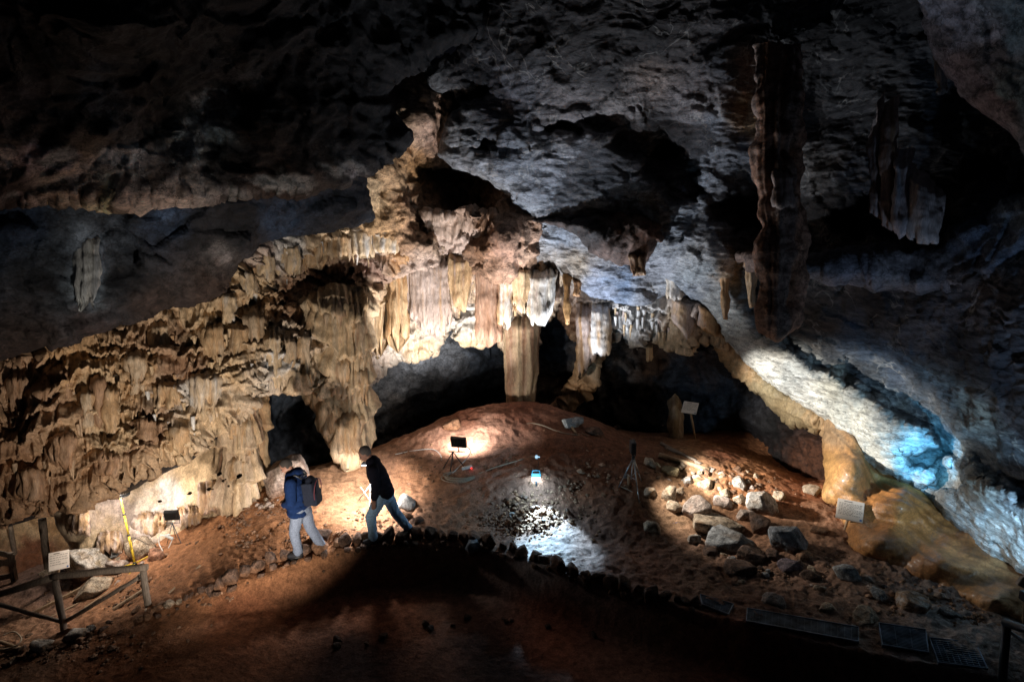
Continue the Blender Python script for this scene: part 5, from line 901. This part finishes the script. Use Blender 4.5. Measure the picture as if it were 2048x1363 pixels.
# --- information boards
def board(u, v, D, w, h, yaw, pit, pbase, label, rows=9, roll=0.0):
    c, ww, hh, R = quad_frame(u, v, D, w, h, yaw, pit, roll); b = H(*pbase)
    t = empty('information_board', b, label, 'sign'); W2(t, MB().tube([b - Vector((0, 0, .05)), c + R @ Vector((0, .02, -.02))], .026, 10), 'post', 'palewood')
    pn_ = W2(t, MB().box((ww, .018, hh), c, R, .004), 'panel', 'paper'); mb = MB(); r = random.Random(int(u))
    for k in range(rows):
        x = -ww * .42; z = hh * (.30 - .62 * k / rows)
        while x < ww * (.40 if k % 4 != 3 else .1):
            l = r.uniform(.012, .045); mb.box((l, .003, hh * .022), c + R @ Vector((x + l / 2, -.0105, z)), R); x += l + .012
    mb.box((ww * .3, .003, hh * .04), c + R @ Vector((-ww * .1, -.0105, hh * .40)), R)
    W2(t, mb, 'printed_text', 'ink', pn_); W2(t, MB().box((ww * .08, .003, hh * .08), c + R @ Vector((ww * .42, -.0105, -hh * .40)), R), 'emblem', 'blue', pn_)
    return t
board(1700, 1020, 11.15, 48, 44, -.55, -.85, (1688, 1062), 'near information board of pale card on a short post by the wet flowstone')
board(1380, 815, 14.95, 30, 26, -.55, -.75, (1392, 882), 'far information board on a tall thin post in the dark hollow', 6)
board(118, 1120, 11.3, 34, 36, .5, -.6, (112, 1168), 'dim information board beside the big cream and ochre boulder', 5)
# --- round timber railing
def log(name, pts, r, mat='wood', parent=None, t=None, label=None, cat=None, group=None):
    mb = MB(); out = []; rr = []
    rg_ = random.Random(len(pts) * 7 + int(pts[0][0] * 50))
    for i in range(len(pts) - 1):
        for k in range(6):
            q = Vector(pts[i]).lerp(Vector(pts[i + 1]), k / 6); out.append(q + Vector((rg_.uniform(-1, 1), rg_.uniform(-1, 1), rg_.uniform(-1, 1))) * r * .10); rr.append(r * rg_.uniform(.92, 1.08))
    out.append(Vector(pts[-1])); rr.append(r); mb.tube(out, rr, 14)
    if t is not None: return W2(t, mb, name, mat, parent)
    return tag(mb.build(name, M[mat]), label, cat, group)
e0, De = hit(297, 1216); m0, Dm = hit(130, 1262)
t = empty('timber_railing', m0, 'dark round timber railing with two posts at the lower left', 'railing')
eT = PV(286, 1139, De - .12); mT = PV(110, 1158, Dm - .12); lft = PV(-20, 1196, Dm - .4); lf2 = PV(-150, 1226, Dm - .8)
log('post', [e0 - Vector((0, 0, .1)), eT + Vector((0, 0, .0))], .052, t=t); log('post', [m0 - Vector((0, 0, .1)), mT], .052, t=t)
log('top_rail', [lf2 + Vector((0, 0, .02)), lft + Vector((0, 0, .02)), mT + Vector((-.03, 0, .035))], .055, t=t); log('top_rail', [mT + Vector((-.05, 0, .05)), mT.lerp(eT, .5) + Vector((0, 0, .055)), eT + Vector((.07, 0, .05))], .056, t=t)
log('brace_rail', [PV(-60, 1190, Dm - .4), PV(60, 1226, Dm - .2), PV(128, 1243, Dm)], .034, t=t); log('brace_rail', [PV(134, 1240, Dm), PV(210, 1195, (Dm + De) / 2), PV(281, 1152, De)], .034, t=t)
log('post', [PV(-60, 1290, Dm - .5), PV(-72, 1205, Dm - .6)], .05, t=t)
for i, (u0_, v0_, u1_, v1_, r_, lb) in enumerate([(98, 1150, 84, 1036, .07, 'thicker dark wooden post before the lit passage'), (36, 1142, 20, 1046, .05, 'thin wooden post at the left of the lit passage')]):
    b = H(u0_, v0_); log('wooden_post', [b - Vector((0, 0, .1)), PV(u1_, v1_, (b.y * cp + (CZ - b.z) * sp))], r_, label=lb, cat='post')
Dp = hit(30, 1165)[1]
t = empty('plank_fence', H(10, 1170), 'dark plank fence at the left edge behind the railing', 'fence')
for (a, b_, c_, d_) in ((-80, 1085, 28, 1112), (-80, 1112, 30, 1128), (-80, 1150, 30, 1118), (-80, 1170, 24, 1150)):
    p0, p1 = PV(a, b_, Dp - .2), PV(c_, d_, Dp); dr = (p1 - p0); mb = MB(); mb.box((dr.length, .03, .11), (p0 + p1) / 2, dr.to_track_quat('X', 'Z').to_matrix()); W2(t, mb, 'plank', 'wood')
W2(t, MB().box((.09, .09, .8), PV(26, 1140, Dp + .05)), 'post', 'wood')
# boards of the steps and loose timber
def plank(u0_, v0_, u1_, v1_, w, name, label, mat='palewood', th=.03, cat='plank', group=None, lift=.03):
    p0, p1 = H(u0_, v0_), H(u1_, v1_); dr = p1 - p0; mb = MB().box((dr.length, w, th), (p0 + p1) / 2 + Vector((0, 0, lift)), dr.to_track_quat('X', 'Z').to_matrix(), .004); return tag(mb.build(name, M[mat]), label, cat, group)
plank(338, 1190, 402, 1134, .05, 'plank', 'narrow pale plank lying on the slope right of the railing')
plank(60, 1232, 185, 1168, .05, 'step_edge', 'leftmost wooden step edge behind the railing', cat='step', th=.06)
plank(104, 1238, 214, 1182, .045, 'step_edge', 'middle wooden step edge behind the railing', cat='step', th=.06)
plank(170, 1220, 234, 1178, .04, 'step_edge', 'wooden step edge just right of the middle post', cat='step', th=.06)
plank(226, 1222, 292, 1180, .04, 'step_edge', 'rightmost wooden step edge by the end post', cat='step', th=.06)
for a in [((1318, 920), (1418, 946), .05, 'palewood', 'pale pole lying across the rubble slope'), ((1322, 896), (1402, 936), .04, 'wood', 'dark upper pole lying behind the rubble slope'), ((1330, 905), (1392, 928), .03, 'wood', 'short dark pole between the two longer ones')]:
    p0, p1 = H(*a[0]) + Vector((0, 0, .12)), H(*a[1]) + Vector((0, 0, .08)); log('wooden_pole', [p0, p1], a[2], a[3], label=a[4], cat='pole')
for i, (a, b_, r_, lb) in enumerate([((-30, 1283), (44, 1304), .03, 'upper pale pipe of the bundle at the lower left corner'), ((-30, 1315), (40, 1303), .035, 'lower wooden pipe of the bundle at the lower left corner')]):
    log('pipe', [H(*a) + Vector((0, 0, .1)), H(*b_) + Vector((0, 0, .06))], r_, 'palewood', label=lb, cat='pipe')
cable([(8, 1282), (30, 1276), (44, 1288), (40, 1300), (20, 1310), (-10, 1316)], .012, 'hose', 'rope', 'pale hose looped over the pipes at the lower left corner', lift=.12)
# crumpled white sheet, pale bag
def crumple(u, v, w, d, name, mat, label, cat, seed, hgt=.1):
    c, D = hit(u, v); s = D / F; n = 26; xs, ys = np.meshgrid(np.linspace(-.5, .5, n), np.linspace(-.5, .5, n)); q = np.stack([xs.ravel() * 3 + seed, ys.ravel() * 3, xs.ravel() * 0], 1)
    r_ = 1 + .35 * pn(np.stack([np.arctan2(ys, xs).ravel() * 1.2, xs.ravel() * 0 + seed, xs.ravel() * 0], 1)).reshape(xs.shape)
    X_ = xs * w * s * r_; Y_ = ys * d * s * 2.2 * r_; Z_ = hgt * np.abs(ridged(q, 3)).reshape(xs.shape) * (1 - (2 * np.hypot(xs, ys)) ** 2).clip(.1, 1) + .02
    top_ = np.stack([X_, Y_, Z_], -1).reshape(-1, 3); bot_ = top_.copy(); bot_[:, 2] = top_[:, 2] - .012
    f = grid_faces(n, n); o = link(name, np_mesh(name, np.vstack([top_, bot_]), np.vstack([f[:, ::-1], f + n * n])), M[mat]); o.location = c; return tag(o, label, cat)
crumple(62, 1126, 60, 16, 'plastic_sheet', 'plastic', 'crumpled white plastic sheet on the wet floor before the lit passage', 'plastic sheet', 3)
crumple(1309, 934, 24, 9, 'paper_bag', 'bag', 'crumpled pale yellow bag beside the camera tripod', 'bag', 8, .14)
# --- gratings
def grating(cor, nb_, nc, label):
    p = [H(*c) + Vector((0, 0, .05)) for c in cor]; ctr = sum(p, Vector()) / 4
    t = empty('metal_grating', ctr, label, 'grating', 'metal gratings along the path edge')
    def bar(a, b_, r, h): 
        d = b_ - a; return ((d.length, r, h), (a + b_) / 2, d.to_track_quat('X', 'Z').to_matrix())
    mb = MB()
    for k in range(nb_ + 1):
        f = k / nb_; mb.box(*bar(p[0].lerp(p[3], f), p[1].lerp(p[2], f), .006, .03))
    W2(t, mb, 'bearing_bars', 'steel'); mb = MB()
    for k in range(nc + 1):
        f = k / nc; mb.box(*bar(p[0].lerp(p[1], f), p[3].lerp(p[2], f), .012, .012) if 0 < k < nc else bar(p[0].lerp(p[1], f), p[3].lerp(p[2], f), .01, .045))
    W2(t, mb, 'cross_bars', 'steel')
    for a, b_ in ((0, 1), (3, 2)): W2(t, MB().box(*bar(p[a] + Vector((0, 0, .003)), p[b_] + Vector((0, 0, .003)), .010, .045)), 'frame_bar', 'steel')
grating([(1400, 1196), (1466, 1216), (1456, 1236), (1404, 1216)], 9, 6, 'smallest metal grating, half covered, leftmost of the row')
grating([(1494, 1224), (1716, 1262), (1716, 1291), (1492, 1250)], 12, 17, 'longest metal grating, catching blue light')
grating([(1757, 1254), (1850, 1268), (1856, 1314), (1764, 1298)], 16, 3, 'open bar metal grating right of the longest one')
grating([(1858, 1284), (1950, 1294), (1974, 1346), (1876, 1334)], 12, 8, 'rightmost metal grating near the black rail')
# --- black rail and lamp at the right edge
Dr = 7.2
t = empty('metal_rail', PV(2004, 1370, Dr), 'black metal rail at the lower right corner', 'railing')
bend = PV(2014, 1244, Dr); W2(t, MB().tube([PV(1999, 1420, Dr + .3), bend], .045, 14), 'post', 'dkmetal'); W2(t, MB().tube([bend - Vector((.03, 0, .0)), PV(2120, 1280, Dr - .6)], .045, 14).ball(bend, .047, 2), 'top_rail', 'dkmetal')
W2(t, MB().tube([bend + Vector((.02, 0, -.1)), PV(2120, 1330, Dr - .6)], .02, 10), 'lower_rail', 'dkmetal')
t = empty('floodlight', PV(2046, 1215, 7.9), 'small floodlight with a beige side at the right edge', 'floodlight')
W2(t, MB().box((.12, .05, .13), PV(2046, 1163, 7.9), Matrix.Rotation(.5, 3, 'Y'), .006), 'side_plate', 'paper'); W2(t, MB().box((.10, .12, .12), PV(2052, 1192, 7.9), None, .01), 'housing', 'black'); W2(t, MB().tube([PV(2048, 1200, 7.9), PV(2046, 1262, 7.9)], .012), 'stem', 'palewood')

# ================================================================== PEOPLE
def capsule(mb, p0, p1, r0, r1, n=14, sx=1.0):
    p0, p1 = Vector(p0), Vector(p1); d = (p1 - p0).normalized(); pts = []; rr = []
    for k in range(5): a = math.pi / 2 * k / 4 - math.pi / 2; pts.append(p0 + d * r0 * math.sin(a)); rr.append(max(.001, r0 * math.cos(a)))
    for k in range(5): a = math.pi / 2 * k / 4; pts.append(p1 + d * r1 * math.sin(a)); rr.append(max(.001, r1 * math.cos(a)))
    mb.tube(pts, rr, n)
def ell(mb, c, r, rot=None):
    rr = bmesh.ops.create_icosphere(mb.bm, subdivisions=3, radius=1.0)
    bmesh.ops.transform(mb.bm, matrix=Matrix.Translation(c) @ (rot.to_4x4() if rot else Matrix()) @ Matrix.Diagonal((*r, 1)), verts=rr['verts'])
def fuse(mb, name, mat, parent, voxel=.010, smooth=4, wr=0.0, fold=(9, 9, 4)):
    """one continuous surface grown round the collected volumes, with cloth folds if wr > 0"""
    me = mb.mesh(name); o = bpy.data.objects.new(name, me); COL.objects.link(o)
    m = o.modifiers.new('r', 'REMESH'); m.mode = 'VOXEL'; m.voxel_size = voxel
    if smooth: s = o.modifiers.new('s', 'SMOOTH'); s.factor = .5; s.iterations = smooth
    dg = bpy.context.evaluated_depsgraph_get(); dg.update(); nm = bpy.data.meshes.new_from_object(o.evaluated_get(dg)); bpy.data.objects.remove(o); bpy.data.meshes.remove(me); nm.name = name
    n = len(nm.vertices); co = np.empty(n * 3, np.float32); nm.vertices.foreach_get('co', co); co = co.reshape(-1, 3)
    if wr: nr = np.empty(n * 3, np.float32); nm.vertices.foreach_get('normal', nr); co = co + nr.reshape(-1, 3) * (wr * ridged(co * np.array(fold), 3))[:, None]; nm.vertices.foreach_set('co', co.ravel())
    nm.polygons.foreach_set('use_smooth', np.ones(len(nm.polygons), bool)); nm.materials.clear(); nm.materials.append(M[mat])
    o = bpy.data.objects.new(name, nm); COL.objects.link(o); o.parent = parent; return o
def hand(mb, w, fwd, side, pal, s=1.0, curl=.6):
    """palm, four bent fingers and a thumb from wrist w; fwd along the hand, side towards the thumb, pal out of the palm"""
    fwd, side, pal = (Vector(a).normalized() for a in (fwd, side, pal)); w = Vector(w)
    for k in (-1, 0, 1): capsule(mb, w + side * k * .018 * s, w + fwd * .085 * s + side * k * .024 * s, .016 * s, .014 * s, 10)
    for k, L in enumerate((.068, .076, .070, .055)):
        b = w + fwd * .088 * s + side * (.030 - .020 * k) * s; d1 = (fwd + pal * .25 * curl).normalized(); d2 = (fwd + pal * 1.0 * curl).normalized(); d3 = (fwd * .6 + pal * 1.5 * curl).normalized()
        j = b + d1 * L * .45 * s; k2 = j + d2 * L * .32 * s; capsule(mb, b, j, .0095 * s, .009 * s, 8); capsule(mb, j, k2, .009 * s, .008 * s, 8); capsule(mb, k2, k2 + d3 * L * .25 * s, .008 * s, .007 * s, 8)
    b = w + fwd * .025 * s + side * .034 * s; d = (side * .8 + fwd * .9 + pal * .4).normalized(); j = b + d * .038 * s; capsule(mb, b, j, .013 * s, .0105 * s, 8); capsule(mb, j, j + (fwd + pal * .4).normalized() * .03 * s, .0105 * s, .009 * s, 8)
def person(px_u, px_v, facing, label, J, jacket, trouser, hairm, scale=1.0):
    b, D = hit(px_u, px_v); t = empty('person', b, label, 'person', rz=facing)
    t.scale = (scale,) * 3
    V_ = Vector; hd = V_(J['head']); fd = V_(J['look']).normalized(); up = (V_((0, 0, 1)) - fd * fd.z).normalized(); rt = fd.cross(up); Rm = Matrix((fd, -rt, up)).transposed()
    L = lambda x, y, z: hd + Rm @ V_((x, y, z))
    mb = MB()   # the body: head, face, neck, trunk, arms, hands, legs, feet in one surface
    ell(mb, L(-.012, 0, .03), (.098, .078, .095), Rm); ell(mb, L(.022, 0, -.04), (.068, .060, .078), Rm); capsule(mb, L(.05, 0, -.085), L(.045, 0, -.08), .030, .034)
    capsule(mb, L(.088, 0, .005), L(.108, 0, -.032), .010, .015, 8); capsule(mb, L(.083, -.02, .022), L(.083, .02, .022), .014, .014, 8)
    capsule(mb, L(.085, -.016, -.062), L(.085, .016, -.062), .010, .010, 8); capsule(mb, L(.085, -.013, -.074), L(.085, .013, -.074), .009, .009, 8)
    for s in (-1, 1): ell(mb, L(-.008, s * .079, -.012), (.020, .010, .032), Rm); ell(mb, L(.05, s * .04, -.03), (.025, .022, .03), Rm)
    capsule(mb, L(-.02, 0, -.06), J['neck'], .058, .062); capsule(mb, J['neck'], J['chest'], .085, .13); capsule(mb, J['chest'], J['pelvis'], .13, .125)
    for s, k in ((1, 'l'), (-1, 'r')):
        sh, el, wr_ = (V_(J[k + a]) for a in ('sh', 'el', 'wr')); capsule(mb, J['neck'], sh, .06, .055); capsule(mb, sh, el, .052, .040); capsule(mb, el, wr_, .040, .027)
        hp, kn, an, to = (V_(J[k + a]) for a in ('hp', 'kn', 'an', 'to')); capsule(mb, hp, kn, .085, .055); capsule(mb, kn, an, .055, .036); capsule(mb, an, to, .035, .03)
        hand(mb, wr_, J[k + 'hf'], J[k + 'hs'], J[k + 'hp_'], 1.0, J.get('curl', .6))
    fuse(mb, 'body', 'skin', t, .0075, 2)
    for s in (-1, 1):
        mb = MB(); mb.ball(L(.083, s * .030, .003), .011, 2); mb.build('eye', M['dkmetal'], t)
    mb = MB(); ell(mb, L(-.026, 0, .042), (.098, .084, .092), Rm)
    for s in (-1, 1): ell(mb, L(-.03, s * .05, .01), (.05, .033, .055), Rm)
    ell(mb, L(-.075, 0, .0), (.035, .055, .05), Rm)
    fuse(mb, 'hair', hairm, t, .008, 2, .003, (60, 60, 60))
    # jacket
    mb = MB(); ch, pe, nk = (V_(J[a]) for a in ('chest', 'pelvis', 'neck')); jr = J.get('jr', 1.0)
    for k in range(9):
        f = k / 8; c = nk.lerp(ch, f * 1.0) if 0 else nk.lerp(ch, min(1, f * 2)) if f < .5 else ch.lerp(pe + V_(J.get('hem', (0, 0, -.05))), (f - .5) * 2)
        ell(mb, c, ((.10 + .055 * min(1, f * 2.2)) * jr, (.15 + .055 * min(1, f * 2.5) - .02 * max(0, f - .6)) * jr, .11))
    for k in ('l', 'r'):
        sh, el, wr_ = (V_(J[k + a]) for a in ('sh', 'el', 'wr')); capsule(mb, nk.lerp(sh, .5), sh, .085, .082); capsule(mb, sh, el, .082 * jr, .066 * jr); cu = el.lerp(wr_, J.get('sleeve', .9)); capsule(mb, el, cu, .066 * jr, .050 * jr)
    if J.get('hood'): ell(mb, nk + V_((-.07, 0, .055)), (.085, .12, .085)); ell(mb, nk + V_((.03, 0, .03)), (.09, .085, .07))
    else: capsule(mb, nk + V_((0, 0, -.02)), nk.lerp(hd, .3), .075, .066)
    jk = fuse(mb, 'jacket', jacket, t, .012, 5, .010)
    mb = MB()   # trousers
    capsule(mb, pe + V_((0, .03, .0)), pe + V_((0, -.03, .04)), .112, .112); ell(mb, pe + V_((-.03, 0, -.08)), (.125, .158, .13))
    for k in ('l', 'r'):
        hp, kn, an = (V_(J[k + a]) for a in ('hp', 'kn', 'an')); capsule(mb, hp, kn, .112, .082); capsule(mb, kn, kn.lerp(an, .9), .082, .070); ell(mb, kn.lerp(an, .9) + V_((.01, 0, .02)), (.076, .068, .05))
    fuse(mb, 'trousers', trouser, t, .012, 3, .010, (12, 12, 7))
    for k in ('l', 'r'):
        an, to = V_(J[k + 'an']), V_(J[k + 'to']); mb = MB(); d = (to - an); capsule(mb, an + V_((0, 0, .0)) - d.normalized() * .02, an + d * .5, .052, .050); capsule(mb, an + d * .4, to, .050, .040); mb2 = mb
        sh_ = fuse(mb, 'shoe', 'shoe', t, .008, 3)
        sm = MB(); dz = V_((0, 0, -.048)); sm.tube([an - d.normalized() * .065 + dz, an + d * .5 + dz * .98, to + d.normalized() * .035 + dz * .85], [.030, .040, .028], 10); sm.build('sole', M['black'], sh_)
    return t, jk
J1 = dict(head=(.20, .0, 1.585), look=(.80, .12, -.62), neck=(.085, 0, 1.43), chest=(.05, 0, 1.22), pelvis=(0, 0, .92), hem=(.03, 0, -.10), hood=True, jr=1.16,
          lsh=(.05, .19, 1.37), lel=(.02, .27, 1.09), lwr=(.21, .13, .97), lhf=(.8, -.5, -.25), lhs=(.3, -.3, .9), lhp_=(-.2, -.9, -.1),
          rsh=(.05, -.19, 1.37), rel=(.03, -.27, 1.09), rwr=(.22, -.10, .97), rhf=(.8, .5, -.25), rhs=(.3, .3, .9), rhp_=(-.2, .9, -.1),
          lhp=(.0, .09, .88), lkn=(.085, .10, .48), lan=(.03, .10, .09), lto=(.19, .11, .05), rhp=(-.01, -.09, .88), rkn=(-.10, -.10, .47), ran=(-.30, -.10, .13), rto=(-.16, -.11, .05))
man1, jk1 = person(607, 1112, math.pi - .10, 'man walking left in a navy hooded jacket and pale jeans, head bowed, hands together', J1, 'navy', 'palejean', 'hair', 1.03)
pr1 = MB()
for k in range(7): pr1.box((.004, .012, .035), (.222 - .0015 * k, .045 + .0, 1.33 - .042 * k), Matrix.Rotation(-.05, 3, 'Y'))
pr1.box((.004, .10, .012), (.222, .07, 1.03)); pr1.build('chest_print', M['print'], jk1)
# his backpack: a thing of its own, worn on the back
bp = empty('backpack', man1.location.copy(), 'grey backpack with dark red piping on the back of the man in the navy jacket', 'backpack', rz=math.pi - .10); bp.scale = man1.scale
mb = MB(); Rb = Matrix.Rotation(.10, 3, 'Y')
ell(mb, (-.21, 0, 1.20), (.115, .155, .24), Rb); mb.box((.18, .28, .38), (-.20, 0, 1.16), Rb); mb.box((.09, .23, .22), (-.29, 0, 1.07), Rb)
bb = fuse(mb, 'bag_body', 'pack', bp, .012, 6, .006)
MB().tube([(-.315 + .05 * math.sin(a) * 0 - .012 * math.cos(a), .145 * math.sin(a), 1.19 + .20 * math.cos(a)) for a in [2 * math.pi * k / 28 for k in range(29)]], .008, 6, False).build('piping', M['piping'], bb)
for s in (-1, 1): MB().tube([(-.10, s * .10, 1.42), (.0, s * .125, 1.49), (.12, s * .13, 1.42), (.165, s * .15, 1.25), (.06, s * .20, 1.10), (-.12, s * .12, 1.02)], .017, 8).build('strap', M['black'], bp)
MB().tube([(-.10, -.03, 1.43), (-.13, 0, 1.48), (-.10, .03, 1.43)], .010, 8).build('grab_loop', M['black'], bp)
J2 = dict(head=(.255, .02, 1.56), look=(.84, .20, -.50), neck=(.14, 0, 1.41), chest=(.07, 0, 1.20), pelvis=(-.02, 0, .90), hem=(-.02, 0, -.02), jr=1.04, sleeve=.72, curl=.35,
          lsh=(.10, .19, 1.34), lel=(.06, .25, 1.06), lwr=(.10, .235, .83), lhf=(.10, 0, -1), lhs=(1, -.1, .1), lhp_=(0, -1, 0),
          rsh=(.12, -.19, 1.34), rel=(.10, -.25, 1.07), rwr=(.17, -.22, .84), rhf=(.2, .1, -1), rhs=(1, .1, .2), rhp_=(0, 1, 0),
          lhp=(-.02, .09, .87), lkn=(.19, .10, .50), lan=(.15, .10, .09), lto=(.30, .11, .05), rhp=(-.03, -.09, .87), rkn=(-.19, -.09, .48), ran=(-.42, -.09, .16), rto=(-.28, -.10, .06))
man2, jk2 = person(768, 1082, math.pi + .06, 'man in a dark sweater and blue jeans striding left past the white tripod lamp', J2, 'dark', 'denim', 'greyhair', 1.06)
